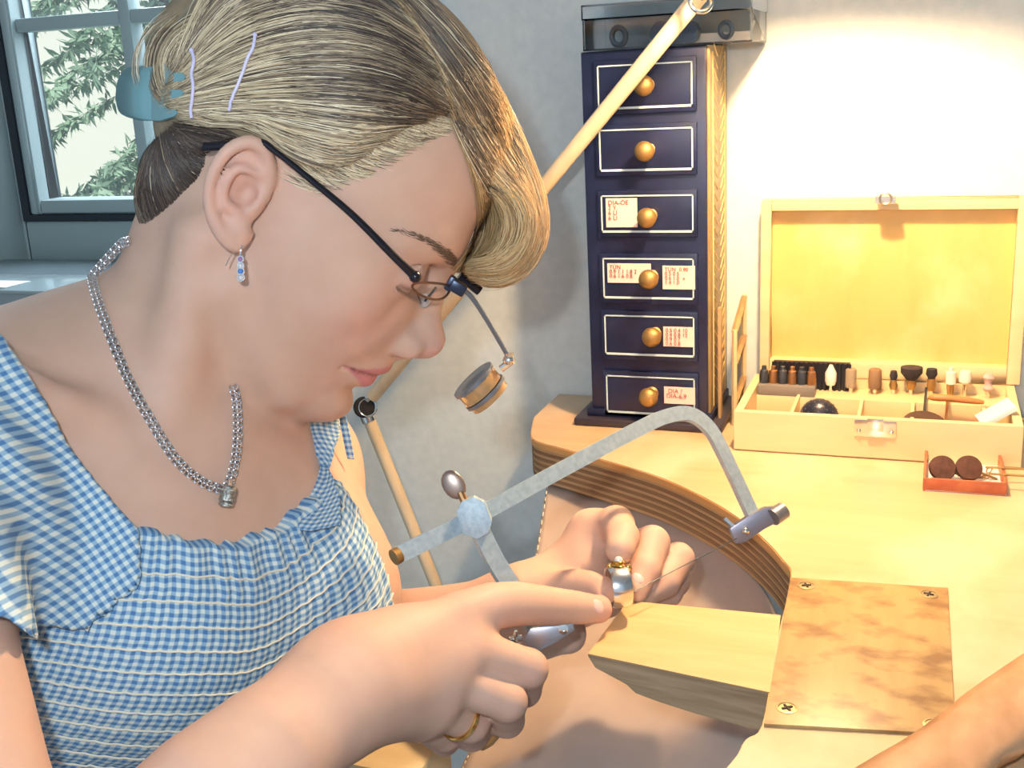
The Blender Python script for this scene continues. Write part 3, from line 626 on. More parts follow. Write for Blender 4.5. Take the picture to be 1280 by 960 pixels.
def fface(P):
    q=(P-HOn)@HM.T*100; f,l,u=q[:,0],q[:,1],q[:,2]
    Fr=np.interp(u,US,FT); W=np.interp(u,US,WT); c=np.interp(u,US,np.array([3.4]*4+[3.2]*4+[3.0]*8)); A=np.where(f>c,Fr-c,9.0)
    e=2.0; rho=((np.abs(f-c)/A)**e+(np.abs(l)/W)**e)**(1/e); d=(rho-1)*np.minimum(A,W)*.95
    d=np.maximum(d,np.maximum(-(u+10.9),u-6.0)*.9)   # caps
    d=np.maximum(d,-(f+1.5-.0*u))
    # jaw line: lower back corner cut
    d=np.maximum(d,-(u+9.9-.0)*.78-(f-4.4)*.62)
    return d*.01
def build_head():
    g=G(.012); cm=.01
    g.ell(H(1.35,0,4.1),(.0895,.072,.081),HA)
    g.fn(fface,H(5,0,-2),.13,k=.008)
    # chin, jaw
    g.ell(H(8.15,0,-8.75),(.0145,.019,.0125),HA,k=.014)
    for s in(-1,1):
        g.cap(H(5.8,2.7*s,-8.9),H(.8,4.9*s,-5.0),.010,.012,k=.010)
        g.ell(H(6.1,4.1*s,-2.0),(.015,.014,.015),HA,k=.022)       # cheekbone
        g.chain([H(9.45,.8*s,1.8),H(8.55,3.0*s,2.3),H(6.9,4.9*s,1.7)],[.0065,.0060,.005],k=.014) # brow
        g.ell(H(9.45,2.5*s,-.1),(.0070,.0140,.0080),HA,op=1,k=.012)  # socket
        g.ell(H(7.95,3.25*s,.0),(.0128,.0150,.0120),HA,k=.005)      # eyeball under lids
        g.chain([H(8.95,1.9*s,-.45),H(9.25,3.1*s,-.55),H(8.0,4.6*s,-.35)],[.0006]*3,op=1,k=.0016) # lash line
        g.chain([H(9.0,1.9*s,.8),H(9.2,3.0*s,1.05),H(8.2,4.5*s,.75)],[.0006]*3,op=1,k=.003)
    # nose
    g.chain([H(9.0,0,.2),H(9.3,0,-2.2),H(9.3,0,-3.9)],[.0085,.0125,.0140],k=.012)
    g.chain([H(9.75,0,.8),H(10.15,0,-.35),H(10.75,0,-1.8),H(11.35,0,-2.8)],[.0075,.0062,.0064,.0072],k=.012)
    g.ell(H(11.5,0,-3.18),(.0090,.0095,.0084),HA,k=.007)
    g.cap(H(11.5,0,-3.7),H(10.0,0,-4.8),.0042,.0048,k=.006)
    for s in(-1,1):
        g.cap(H(10.9,.45*s,-2.6),H(10.3,1.0*s,-3.5),.0048,.005,k=.008)
        g.ell(H(10.35,1.2*s,-3.75),(.0105,.0064,.0078),HA,k=.0045)
        g.ell(H(10.75,.72*s,-4.5),(.0062,.0028,.0036),HA,op=1,k=.002)
        g.ell(H(7.0,2.2*s,-3.7),(.0155,.012,.014),HA,k=.016)
        g.ell(H(8.1,1.75*s,-2.4),(.0140,.012,.0175),HA,k=.012)
    # muzzle and lips
    g.ell(H(7.75,0,-5.9),(.0225,.0245,.021),HA,k=.008)
    for s in(-1,1):
        g.chain([H(9.95,0,-5.70),H(9.75,1.0*s,-5.65),H(8.15,2.6*s,-6.1)],[.0045,.0042,.0015],k=.004)
        g.chain([H(9.42,0,-6.88),H(9.25,1.0*s,-6.85),H(8.05,2.5*s,-6.3)],[.0060,.0054,.0015],k=.004)
        g.chain([H(10.35,0,-6.26),H(9.95,1.1*s,-6.22),H(8.35,2.6*s,-6.15),H(7.6,3.1*s,-6.2)],[.0011,.0011,.0010,.0008],op=1,k=.0022)
        g.cap(H(9.85,.2*s,-7.7),H(9.3,1.6*s,-7.6),.002,.001,op=1,k=.010)
    # ears
    for s in(-1,1):
        L=6.9
        E=lambda f,u,o=0:H(f,(L+o)*s,u)
        ring=[(.15,.9,.1),(-.25,1.8,.4),(-.85,2.3,.75),(-1.5,2.2,1.05),(-2.0,1.5,1.3),(-2.15,.5,1.4),(-1.95,-.6,1.3),(-1.3,-1.6,1.05),(-.4,-2.25,.75),(.35,-2.45,.45),(.55,-1.7,.15)]
        pts=[E(*q) for q in ring]
        e=[.0026,.003,.0034,.0034,.0032,.003,.0028,.0034,.0042,.0036,.0026]
        g.ell(E(-.80,.0,.42),(.0145,.0042,.0235),[hf*.97+hl*s*-.24,hl*s*.97+hf*.24,hu],k=.003)
        g.ell(E(-.72,.1,1.0),(.0098,.0048,.0165),[hf*.97+hl*s*-.24,hl*s*.97+hf*.24,hu],op=1,k=.003)
        g.chain(pts,e,k=.003)
        g.chain([E(-1.25,-.7,1.0),E(-1.45,.2,1.1),E(-1.25,.95,1.0),E(-.35,1.1,.6)],[.0022,.0026,.0024,.0018],k=.003)
        
        g.chain([E(.2,.35,.30),E(.1,-.4,.35)],[.0034,.0030],k=.003)      # tragus
        g.chain([E(-.45,-1.0,.65),E(-.95,-.9,.9)],[.003,.003],k=.003)      # antitragus
        g.ell(E(-.42,.0,.55),(.0045,.004,.006),HA,op=1,k=.002)
        g.ell(E(-.1,-1.7,.55),(.0062,.0034,.0070),HA,k=.004)
    return g
headG=build_head()
# ---------------------------------------------------------------- trunk, arms and hands
S1=at(-115,530,.51); S2=at(352,585,.72)
NB=at(215,395,.625)   # base of the neck
tmid=at(172,522,.612); sx=(S2-S1).normalized(); tfw=Vector((0,0,1)).cross(sx).normalized()*-1
if tfw.y>0: tfw=-tfw
PEL=tmid-tfw*.13+Vector((0,0,-.47)); tup=(tmid-PEL).normalized(); tax=sx.cross(tup).normalized()
if tax.dot(tfw)<0: tax=-tax
tup=tax.cross(sx).normalized(); 
if tup.z<0: tup=-tup
TA=(sx,tax,tup)
def T(a,b,c): return tmid+sx*a+tax*b+tup*c     # right-left, forward, up (metres)
def build_trunk():
    g=G(.04)
    g.cap(H(-.9,0,-2),T(.022,-.008,-.015),.050,.046)
    g.cap(H(-.6,0,-5.5),T(.003,.0,-.005),.036,.030,k=.02)
    for s,S in ((-1,S1),(1,S2)): g.chain([T(0,-.045,-.0),T(.09*s,-.04,-.02),S],[.040,.040,.046],k=.045)
    g.ell(T(.0,-.01,-.12),(.125,.085,.16),TA,k=.05)
    g.ell(T(0,-.02,-.34),(.115,.085,.16),TA,k=.05)
    g.ell(T(0,-.03,-.5),(.15,.10,.12),TA,k=.05)
    g.ell(at(265,660,.640),(.10,.05,.07),TA,k=.04)
    g.ell(at(378,757,.660),(.060,.056,.062),TA,k=.04)
    g.ell(at(195,800,.590),(.062,.056,.062),TA,k=.04)
    for s in(-1,1): g.chain([T(.015*s,.034,-.005),T(.07*s,.030,.01),T(.12*s,.0,.01)],[.004,.004,.004],k=.02)
    # neck muscle
    g.chain([H(-1.5,-5.2,-3.5),T(-.015,.038,-.0)],[.012,.008],k=.02)
    return g
trunkG=build_trunk()
def hand(spec,wr,wrr,mc,thumb,extra=(),fs_=1.0):
    """spec: four fingers of [(px,py,d)...]; returns one smooth group"""
    g=G(.006); W=at(*wr)
    for i,f in enumerate(spec):
        r=[.0098,.0096,.0092,.0082][i]*fs_; p=[at(*q) for q in f]
        g.cap(W.lerp(p[0],.12),p[0],wrr*.62,r*1.28,k=.016)
    for i,f in enumerate(spec):
        r=[.0098,.0096,.0092,.0082][i]*fs_; p=[at(*q) for q in f]
        rs=[r*1.18,r*1.03,r*.92,r*.80][:len(p)]
        for j in range(len(p)-1):
            g.cap(p[j],p[j+1],rs[j],rs[j+1],k=.0024)
    p=[at(*q) for q in thumb]; g.chain(p,[.0150,.0122,.0102,.0076][:len(p)],k=.008)
    for e in extra: g.cap(at(*e[0]),at(*e[1]),e[2],e[3],k=e[4])
    return g
RF=[[(583,812,.556),(660,836,.570),(655,862,.592),(628,862,.606)],
    [(556,846,.549),(634,877,.558),(634,900,.582),(604,898,.598)],
    [(541,880,.546),(588,904,.566),(590,918,.588),(566,912,.600)],
    [(520,898,.553),(556,918,.580),(556,926,.598),(540,920,.606)]]
RT=[(500,806,.545),(614,758,.575),(692,758,.603),(748,762,.622)]
LF=[[(741,672,.708),(770,655,.688),(778,672,.664),(775,687,.652)],
    [(765,695,.716),(815,679,.692),(806,712,.674),(793,738,.664)],
    [(778,718,.722),(847,699,.702),(830,728,.684),(808,741,.674)],
    [(780,742,.726),(844,726,.712),(836,741,.698),(820,744,.690)]]
LT=[(672,756,.680),(706,738,.668),(735,735,.655),(756,738,.645)]
rhG=hand(RF,(440,852,.528),.026,None,RT,[((500,806,.545),(430,846,.525),.016,.020,.015)])
rhG.chain([S1-tup*.02,at(-118,850,.455),at(20,1260,.43)],[.048,.044,.036],k=.03)
rhG.chain([at(20,1260,.43),at(262,1005,.468),at(438,858,.526)],[.036,.032,.0235],k=.025)
lhG=hand(LF,(650,768,.688),.026,None,LT,[((650,768,.688),(712,795,.672),.018,.010,.015),((738,664,.703),(733,712,.690),.0135,.014,.010)],1.1)
lhG.chain([S2,at(385,690,.765),at(380,800,.80)],[.046,.039,.034],k=.03)
lhG.chain([at(380,800,.80),at(510,795,.745),at(648,768,.690)],[.036,.031,.0235],k=.025)
person=empty('person',PEL,'blonde woman in a blue gingham dress bent over the workbench, sawing a ring','person')
groups=[(trunkG,.03),(headG,.010),(rhG,.02),(lhG,.02)]
LO=(-.62,.22,.58); HI=(-.02,.80,1.32); HRES=.0017
BV,BF=extract(groups,HRES,LO,HI)
BV=relax(BV,BF,2)
from mathutils.bvhtree import BVHTree
BVH=BVHTree.FromPolygons([Vector(v) for v in BV],BF.tolist())
def hit(px,py,off=0.0,tree=None):
    d=ray(px,py).normalized(); h,n,i,t=(tree or BVH).ray_cast(CAM,d)
    if h is None: return None,None
    if n.dot(d)>0:n=-n
    return h+n*off,n
def Tc(p):
    q=Vector(p)-tmid; return q.dot(sx),q.dot(tax),q.dot(tup)
def px(p):
    q=Vector(p)-CAM; z=q.dot(FF); return (round(640+FOC*q.dot(RR)/z),round(480-FOC*q.dot(UU)/z),round(z,3))
# ---------------------------------------------------------------- skin mesh with painted complexion
M['skin']=mat('skin',(.7,.45,.35),.58); m=M['skin']; b=bsdf(m)
b.inputs['Specular IOR Level'].default_value=.35; b.inputs['Subsurface Weight'].default_value=.12; b.inputs['Subsurface Radius'].default_value=(.012,.005,.003); b.inputs['Subsurface Scale'].default_value=.6
at_=N(m,'ShaderNodeAttribute'); at_.attribute_name='tint'; nz=N(m,'ShaderNodeTexNoise'); nz.inputs['Scale'].default_value=55; nz.inputs['Detail'].default_value=4
tc=N(m,'ShaderNodeTexCoord'); lk(m,tc.outputs['Object'],nz.inputs['Vector'])
mx=N(m,'ShaderNodeMixRGB'); mx.blend_type='MULTIPLY'; mx.inputs[0].default_value=1; lk(m,at_.outputs['Color'],mx.inputs[1]); lk(m,ramp(m,nz.outputs['Fac'],[(.3,(.93,.90,.88)),(.7,(1,1,1))]),mx.inputs[2]); lk(m,mx.outputs[0],b.inputs['Base Color'])
n2=N(m,'ShaderNodeTexNoise'); n2.inputs['Scale'].default_value=900; n2.inputs['Detail'].default_value=2; lk(m,tc.outputs['Object'],n2.inputs['Vector']); bump(m,n2.outputs['Fac'],.12,.0003)
def paint(V):
    q=(V-HOn)@HM.T*100; f,l,u=q[:,0],q[:,1],q[:,2]; al=np.abs(l)
    col=np.tile(np.array([.64,.43,.335]),(len(V),1))
    def mixc(w,c):
        nonlocal col; w=np.clip(w,0,1)[:,None]; col=col*(1-w)+np.array(c)*w
    hd=(f>-3)&(f<14)&(u<9)&(u>-11)&(al<8.5)
    g=lambda cf,cl,cu,rf,rl,ru: np.exp(-(((f-cf)/rf)**2+((al-cl)/rl)**2+((u-cu)/ru)**2))
    mixc(g(7.4,4.6,-3.2,2.6,2.2,2.2)*.32,(.72,.38,.34)); mixc(g(12.0,0,-3.4,1.2,1.4,1.1)*.5,(.72,.38,.36)); mixc(g(-.8,8,0,2.2,1.6,2.6)*.45,(.72,.38,.33))
    # lips
    cz=np.interp(al,[0,1,2.5],[-6.26,-6.22,-6.18]); hw=np.interp(al,[0,.6,1.2,2.7],[.82,.95,.82,.10]); lo_=np.interp(al,[0,1,2.7],[1.25,1.15,.10])
    dz=u-cz; w=np.where(dz>0,1-dz/np.maximum(hw,.02),1+dz/np.maximum(lo_,.02)); w=np.clip(w*5,0,1)*(f>7.4)*(al<2.8)*hd
    mixc(w*.85,(.60,.22,.25)); mixc(np.exp(-(dz/.09)**2)*(f>8.2)*(al<2.5)*hd*.75,(.22,.06,.05))
    mixc(g(8.7,3.0,-.15,1.2,2.0,.9)*.35,(.50,.26,.24))
    mixc(np.exp(-((f-8.6)/.9)**2-((u+.5)/.16)**2)*(al>1.8)*(al<4.8)*hd*.7,(.13,.06,.05))
    for fs in (RF,LF):
        for f_ in fs:
            for k_ in (0,1,2):
                c_=np.array(at(*f_[k_])); mixc(np.exp(-((V-c_)**2).sum(1)/.011**2)*.38,(.66,.33,.27))
    for t_ in (RT,LT):
        for k_ in (1,3): c_=np.array(at(*t_[k_])); mixc(np.exp(-((V-c_)**2).sum(1)/.012**2)*.35,(.68,.34,.29))
    return np.c_[col,np.ones(len(V))]
body=npmesh('body',BV,BF,M['skin'],person,attrs={'tint':('FLOAT_COLOR',paint(BV))})
def fillholes(o):
    bm=bmesh.new(); bm.from_mesh(o.data); ed=[e for e in bm.edges if len(e.link_faces)<2]
    if ed:
        bmesh.ops.holes_fill(bm,edges=ed,sides=40)
        for f_ in bm.faces: f_.smooth=True
        bm.to_mesh(o.data)
    bm.free()
fillholes(body)
# nails
M['nail']=mat('fingernail',(.80,.55,.50),.18)
def nail(px_,py_,ang,L,W_,name='fingernail'):
    h,n=hit(px_,py_)
    if h is None: return
    a=(RR*math.cos(ang)+UU*math.sin(ang)); a=(a-n*a.dot(n)).normalized(); c=n.cross(a)
    MB().ball(h-n*.0009,(L/2,W_/2,.0013),16,(a,c,n)).build(name,M['nail'],person,smooth=True)
nail(749,757,-.15,.0098,.0078); nail(797,722,-1.2,.0085,.0072); nail(818,733,-.9,.0075,.0065)
# eyebrow and lashes
M['brow']=mat('brow_hair',(.17,.11,.075),.6)
def strands(name,paths,rad,m,parent,cyc=None,kind='stuff',taper=True):
    cu=bpy.data.curves.new(name,'CURVE'); cu.dimensions='3D'; cu.bevel_depth=rad; cu.bevel_resolution=0; cu.use_fill_caps=False
    for mm in (m if isinstance(m,list) else [m]): cu.materials.append(mm)
    o0=np.array(ORG[parent.name])
    for j,p in enumerate(paths):
        p=np.asarray([tuple(q) for q in p])-o0; n=len(p); sp=cu.splines.new('POLY'); sp.points.add(n-1)
        sp.points.foreach_set('co',np.c_[p,np.ones(n)].ravel())
        if taper: sp.points.foreach_set('radius',np.interp(np.linspace(0,1,n),[0,.15,.75,1],[.4,1,1,.2]))
        if cyc is not None: sp.material_index=cyc[j]
    o=bpy.data.objects.new(name,cu); COL.objects.link(o); o.parent=parent; ORG[o.name]=ORG[parent.name]
    if kind: o['kind']=kind
    return o
P=[]
bp=[(495,288),(515,293),(535,300),(552,311),(566,322),(576,334)]
for i in range(420):
    t=rng.beta(3.2,1.2) if i%4 else rng.uniform(0,1); k=t*5; j=min(int(k),4); q=np.array(bp[j])+(np.array(bp[j+1])-np.array(bp[j]))*(k-j); wd=2.0+5.5*t
    q=q+rng.normal(size=2)*np.array([2,wd*.5]); h,n=hit(q[0],q[1])
    if h is None: continue
    h2,n2=hit(q[0]-rng.uniform(5,9),q[1]-rng.uniform(1.5,4.5))
    if h2 is None or (h2-h).length>.012: continue
    P.append([h,h.lerp(h2,.5)+n*.0007,h2+n*.0003])
strands('eyebrow',P,.00015,M['brow'],body)
P=[]
for s in (-1,1):
    for i in range(34):
        t=i/33; a=H(*[np.interp(t,[0,.5,1],v) for v in ([9.05,9.3,8.0],[2.0,3.1,4.7],[-.5,-.62,-.42])]) ; a=HO+(a-HO); a=H(*( (a-HO).dot(hf)*100,(a-HO).dot(hl)*100*s,(a-HO).dot(hu)*100))
        out=H(8,3.2*s,0); d=(a-out).normalized()*.0022+hf*.0024-hu*.0030+hl*(s*.002*t)
        P.append([a,a+d*.55-hu*.0004,a+d+hf*.001])
strands('eyelashes',P,.00022,M['brow'],body)
# ---------------------------------------------------------------- gingham dress
NA=[-.20,-.14,-.102,-.079,-.063,-.046,-.031,0,.034,.073,.088,.105,.13,.2]; NC=[.10,.085,.024,-.002,-.016,-.031,-.031,-.030,-.021,.003,.004,-.045,-.07,-.08]
MA=list(np.linspace(-.2,.13,67)); MC=[(6.2*a*a if a>0 else -3.4*a*a) for a in MA]
sxn,taxn,tupn,tmn=map(np.array,(sx,tax,tup,tmid))
def tco(P): q=P-tmn; return q@sxn,q@taxn,q@tupn
def infl(P,gs,e):
    c=P.mean(0); return field(gs,P,c,np.sqrt(((P-c)**2).sum(1)).max())-e
legG=G(.05)
for s in(-1,1): legG.cap(PEL+sx*.08*s,PEL+sx*.09*s+tfw*.36+Vector((0,0,.0)),.085,.07)
def bod(P):
    a,b_,c=tco(P); th=np.arctan2(a,b_+.04); v=c-np.interp(a,MA,MC)
    d=infl(P,[(trunkG,.03),(legG,.04)],.0045)
    rp=np.exp(-((v+.036)/.010)**2)
    d=d-.0013*rp*np.sin(th*78+2.2*np.sin(th*23))-.0006*np.sin(th*120)*np.clip((-.04-v)*200,0,1)-.0010*np.abs(np.sin((v+.0415)*math.pi/.0103))*np.clip((-.036-v)*200,0,1)
    nc=np.interp(a,NA,NC)+.0012*np.sin(th*60+np.sin(th*31)); nc=np.where(b_>-.01,nc,.02)
    return np.maximum(np.maximum(d,(c-nc)*.9),-(c+.46))
def slv(P):
    a,b_,c=tco(P); d=infl(P,[(trunkG,.03),(rhG,.03)],.0085)
    d=d-.0018*np.sin(a*150+c*110+1.5*np.sin(c*60))*np.clip((-.05-a)*30+.3,.1,1)
    nc=np.interp(a,NA,NC); g_=np.interp(a,[-.2,-.125,-.10,-.085,-.062,-.044],[-.040,-.055,-.07,-.079,-.077,-.050])
    d=np.maximum(np.maximum(d,(c-nc-.002)*.9),(a+.0445+.0*c)*.9); return np.maximum(np.maximum(d,(g_-c)*.8),b_-.125)
bG=G(.0005); bG.fn(bod,T(0,0,-.2),.6); sG=G(.0005); sG.fn(slv,T(-.13,0,-.0),.25)
M['ging']=mat('blue_gingham',(.4,.6,.8),.85); m=M['ging']
A_=N(m,'ShaderNodeAttribute'); A_.attribute_name='fab'; sp_=N(m,'ShaderNodeSeparateXYZ'); lk(m,A_.outputs['Vector'],sp_.inputs[0])
def stripe(o):
    a=N(m,'ShaderNodeMath',operation='MULTIPLY'); a.inputs[1].default_value=2*math.pi; lk(m,o,a.inputs[0]); s=N(m,'ShaderNodeMath',operation='SINE'); lk(m,a.outputs[0],s.inputs[0])
    r=N(m,'ShaderNodeMapRange'); r.inputs[1].default_value=-.35; r.inputs[2].default_value=.35; lk(m,s.outputs[0],r.inputs[0]); return r.outputs[0]
s1,s2=stripe(sp_.outputs[0]),stripe(sp_.outputs[1]); ad=N(m,'ShaderNodeMath',operation='ADD'); lk(m,s1,ad.inputs[0]); lk(m,s2,ad.inputs[1]); dv=N(m,'ShaderNodeMath',operation='MULTIPLY'); dv.inputs[1].default_value=.5; lk(m,ad.outputs[0],dv.inputs[0])
lk(m,ramp(m,dv.outputs[0],[(0,(.66,.74,.72)),(.5,(.27,.45,.62)),(1,(.07,.20,.44))]),bsdf(m).inputs['Base Color'])
def fabattr(V,kind):
    a,b_,c=tco(V)
    if kind==0: th=np.arctan2(a,b_+.04); u=th*.125/.0034; v=(c-np.interp(a,MA,MC)-.6*(b_-.08)*0)/.0034
    else: R3,U3=np.array(RR),np.array(UU); u=V@(R3*.56-U3*.83)/.0040; v=V@(R3*.83+U3*.56)/.0040
    return np.c_[u,v,np.zeros(len(V))]
c0=np.array(T(0,0,-.2)); lo_=np.minimum(LO,c0-.3); 
DV,DF=extract([(bG,.001)],.0026,(-.60,.28,.70),(-.02,.86,1.16)); DV=relax(DV,DF,1)
dress=npmesh('bodice',DV,DF,M['ging'],person,attrs={'fab':('FLOAT_VECTOR',fabattr(DV,0))})
SV,SF=extract([(sG,.001)],.0024,(-.64,.22,.92),(-.26,.62,1.22)); SV=relax(SV,SF,1)
slo=npmesh('sleeve',SV,SF,M['ging'],person,attrs={'fab':('FLOAT_VECTOR',fabattr(SV,1))})
fillholes(slo); fillholes(dress)
DB=BVHTree.FromPolygons([Vector(v) for v in DV],DF.tolist())
M['elastic']=mat('ivory_elastic',(.80,.78,.66),.7)
for k in range(13):
    run=[]; runs=[]
    for a in np.linspace(-.085,.125,110):
        c=-.0415-.0103*k+np.interp(a,MA,MC); h,n,i,t_=DB.ray_cast(T(a,.35,c),-tax)
        if h is None or Tc(h)[1]<0: 
            if len(run)>6: runs.append(run)
            run=[]; continue
        run.append(h+n*(.0012 if n.dot(tax)>0 else -.0012))
    if len(run)>6: runs.append(run)
    if runs: 
        mb=MB(); [mb.tube(r_,.00055,6) for r_ in runs]; mb.build('elastic_thread',M['elastic'],dress,smooth=True)
# far shoulder tie: gathered strap, two loops, tail
def ribbon(name,rows,parent,nu=16,nv=30,sc=.0036,thick=.0012,m=None,wave=0):
    L=[smoothpath([at(*p) for p in r],nv) for r in rows]; cs=[smoothpath([l[j] for l in L],nu) for j in range(nv)]
    V=[];U=[];v=0
    for j in range(nv):
        if j: v+=(cs[j][nu//2]-cs[j-1][nu//2]).length
        u=0
        for i in range(nu):
            if i: u+=(cs[j][i]-cs[j][i-1]).length
            p=cs[j][i]
            if wave: p=p-FF*(wave*math.sin(i*1.7+j*.2))
            V.append(tuple(p)); U.append((u/sc,v/sc,0))
    F=np.array([(j*nu+i,j*nu+i+1,(j+1)*nu+i+1,(j+1)*nu+i) for j in range(nv-1) for i in range(nu-1)])
    o=npmesh(name,np.array(V),F,m or M['ging'],parent,attrs={'fab':('FLOAT_VECTOR',np.array(U))}); o.modifiers.new('s','SOLIDIFY').thickness=thick; return o
ribbon('strap',[[(346,655,.605),(372,622,.622),(392,596,.636),(398,574,.648),(396,545,.665),(385,508,.69)],[(385,662,.60),(398,630,.618),(405,600,.632),(404,576,.644),(408,545,.66),(405,508,.69)],[(425,655,.612),(424,622,.626),(416,596,.638),(410,577,.648),(424,545,.665),(428,508,.69)]],dress,wave=.0010)
ribbon('tie_loop',[[(402,584,.640),(378,552,.655),(372,520,.672),(384,504,.685)],[(406,582,.638),(398,548,.648),(396,518,.665),(400,502,.683)],[(410,584,.640),(420,552,.652),(424,522,.668),(420,504,.685)]],dress,wave=.0008)
ribbon('tie_tail',[[(424,516,.675),(427,535,.672),(431,555,.67),(435,573,.67)],[(431,514,.674),(436,535,.671),(440,555,.669),(443,574,.669)]],dress,nu=6,nv=14)
# ---------------------------------------------------------------- hair
HLp=[((585,150),-2.0),((563,143),-4.0),((505,160),-5.6),((455,190),-6.4),((405,218),-6.9),((362,212),-7.1),((335,186),-7.2),((300,172),-7.2),((270,178),-7.0)]
HLc=sorted([Hpx(*p,l) for p,l in HLp]); hf_=[c[0] for c in HLc]; hu_=[c[1] for c in HLc]
def capf(P):
    q=(P-HOn)@HM.T*100; g_=np.interp(q[:,0],[-12,-5,hf_[0]-1.6]+hf_,[-3.5,-3.2,-1.5]+hu_); hq=(q[:,2]-g_)*.01
    d=infl(P,[(headC,.01)],0); return np.maximum(d-.0006-np.clip(hq*.30,-.002,.0062),-hq*.5)
headC=G(.012); headC.p=[p for p in headG.p if not(p[0]=='l' and p[3]<.0045 and (np.abs((p[1][0]-HOn)@np.array(hl))>.06))]
hG=G(.012); hG.fn(capf,H(0,0,3),.16)
NP=[(278,205,.585),(243,222,.595),(213,245,.605),(200,272,.612)]
nG=G(.01); 
for s in(-1,1):
    def mir(p):
        q=p-HO; return HO+hf*q.dot(hf)+hl*(q.dot(hl)*(1 if s<0 else -1))+hu*q.dot(hu)
    nG.chain([mir(at(300,150,.562)),mir(at(265,178,.570)),mir(at(232,222,.584)),mir(at(212,272,.590))],[.010,.0200,.0240,.0135],k=.01)
bunG=G(.01); bunG.chain([at(240,128,.61),at(224,100,.612),at(226,64,.612),at(248,34,.61),at(290,10,.605),at(330,-20,.605)],[.012,.0165,.0185,.0190,.018,.012])
hairgroups=[(hG,.012),(bunG,.004)]
HV,HF=extract(hairgroups,.0028,tuple(np.array(HO)-.17),tuple(np.array(HO)+.17)); HV=relax(HV,HF,2)
NV,NF=extract([(nG,.01)],.0030,tuple(np.array(HO)-.17),tuple(np.array(HO)+.17))
M['scalp']=noisy('hair_base',(.20,.15,.095),(.36,.28,.18),(60,60,60),.6,.3)
hair=npmesh('hair',HV,HF,M['scalp'],person)
nape=npmesh('nape_hair',NV,NF,mat('shaded_hair_base',(.045,.033,.028),.6),person)  # near-black colour paints in the shade over the blonde nape hair
HB=BVHTree.FromPolygons([Vector(v) for v in HV]+[Vector(v) for v in NV],HF.tolist()+(NF+len(HV)).tolist())
shades=[(.34,.255,.17),(.56,.44,.28),(.78,.66,.45),(.15,.11,.08),(.95,.86,.64),(.055,.04,.035)]
HMt=[mat('hair_shade',c,.38) for c in shades]
for x in HMt: bsdf(x).inputs['Specular IOR Level'].default_value=.6
def mirror(p):
    q=p-HO; return HO+hf*q.dot(hf)-hl*q.dot(hl)+hu*q.dot(hu)
def guide_set(gs,n,spread,npts=15,off=(.0004,.0035),proj=True,w=(3,4,3,2,1,0),mir=.35,clump=.5):
    out=[];cy=[]; w=np.array(w,float)/sum(w); K=len(gs)-1
    gp=[[np.array(q,float) for q in smoothpath([Vector((*g_[:2],g_[2] if len(g_)>2 else 0)) for g_ in g],npts)] for g in gs]
    cl=rng.uniform(0,K,max(4,n//22)); bands=rng.choice(len(shades),size=int(K*7)+2,p=w); cc=np.array([bands[int(c_*7)] if rng.random()<.6 else rng.choice(len(shades),p=w) for c_ in cl])
    for i in range(n):
        j=rng.integers(len(cl)); t=np.clip(cl[j]+rng.normal()*.05*K/3,0,K-1e-6) if rng.random()<clump else rng.uniform(0,K-1e-6); k=int(t); fr=t-k
        s0=rng.uniform(0,.10); ph=rng.uniform(0,6.3); h0=rng.uniform(*off); jit=rng.normal(size=2)*spread; pts=[]; wl=rng.uniform(-1,1)
        for m_ in range(npts):
            tt=m_/(npts-1); ts=(s0+(1-s0)*tt)*(npts-1); m0=min(int(ts),npts-2); mf=ts-m0
            q=(gp[k][m0]*(1-mf)+gp[k][m0+1]*mf)*(1-fr)+(gp[k+1][m0]*(1-mf)+gp[k+1][m0+1]*mf)*fr
            x=q[0]+jit[0]*(.4+.6*tt)+wl*spread*math.sin(ph+tt*4); y=q[1]+jit[1]*(.4+.6*tt)+wl*spread*math.cos(ph+tt*5)
            if proj:
                h,n_=hit(x,y,0,HB)
                if h is None: continue
                if pts and (h-pts[-1]).length>.022:
                    if len(pts)>=5: break
                    pts=[]
                pts.append(h+n_*(h0*min(1,.25+3*tt)))
            else:
                p_=at(x,y,q[2]+wl*.004); h,n_=hit(x,y,0,HB)
                if h is not None and tt<.6 and (h-CAM).length<(p_-CAM).length+.012: p_=h+n_*(.0006+h0)
                h,n_=hit(x,y,0)
                if h is not None and (h-CAM).length<(p_-CAM).length+.001: p_=h+n_*(.0008+h0*.5)
                pts.append(p_)
        if len(pts)<4: continue
        sh=int(cc[j]) if rng.random()<.65 else int(rng.choice(len(shades),p=w)); out.append(pts); cy.append(sh)
        if rng.random()<mir: out.append([mirror(p) for p in pts]); cy.append(sh)
    return out,cy
A=[[(515,168),(470,190),(415,205),(360,185),(315,155),(262,150),(232,146)],
   [(556,150),(500,150),(440,152),(380,143),(318,135),(262,138),(225,138)],
   [(562,141),(500,122),(430,110),(360,108),(290,116),(240,125),(215,130)],
   [(563,128),(500,88),(430,72),(350,77),(285,96),(240,112),(214,122)],
   [(550,88),(480,50),(400,36),(325,50),(270,78),(240,98),(218,112)],
   [(528,48),(455,12),(375,2),(310,18),(268,52),(243,80),(222,102)],
   [(495,5),(425,-32),(355,-38),(300,-18),(265,18),(245,55),(228,90)],
   [(450,-50),(400,-75),(340,-70),(290,-40),(262,0),(245,40),(232,80)]]
C=[[(300,172),(283,165),(262,160),(240,158),(225,155)],
   [(283,190),(268,190),(250,185),(232,172),(220,160)],
   [(262,225),(250,222),(235,210),(222,188),(214,165)],
   [(248,268),(236,258),(220,235),(208,205),(207,172)],
   [(244,300),(218,290),(198,262),(190,222),(200,180)],
   [(228,310),(198,300),(180,272),(178,232),(195,186)]]
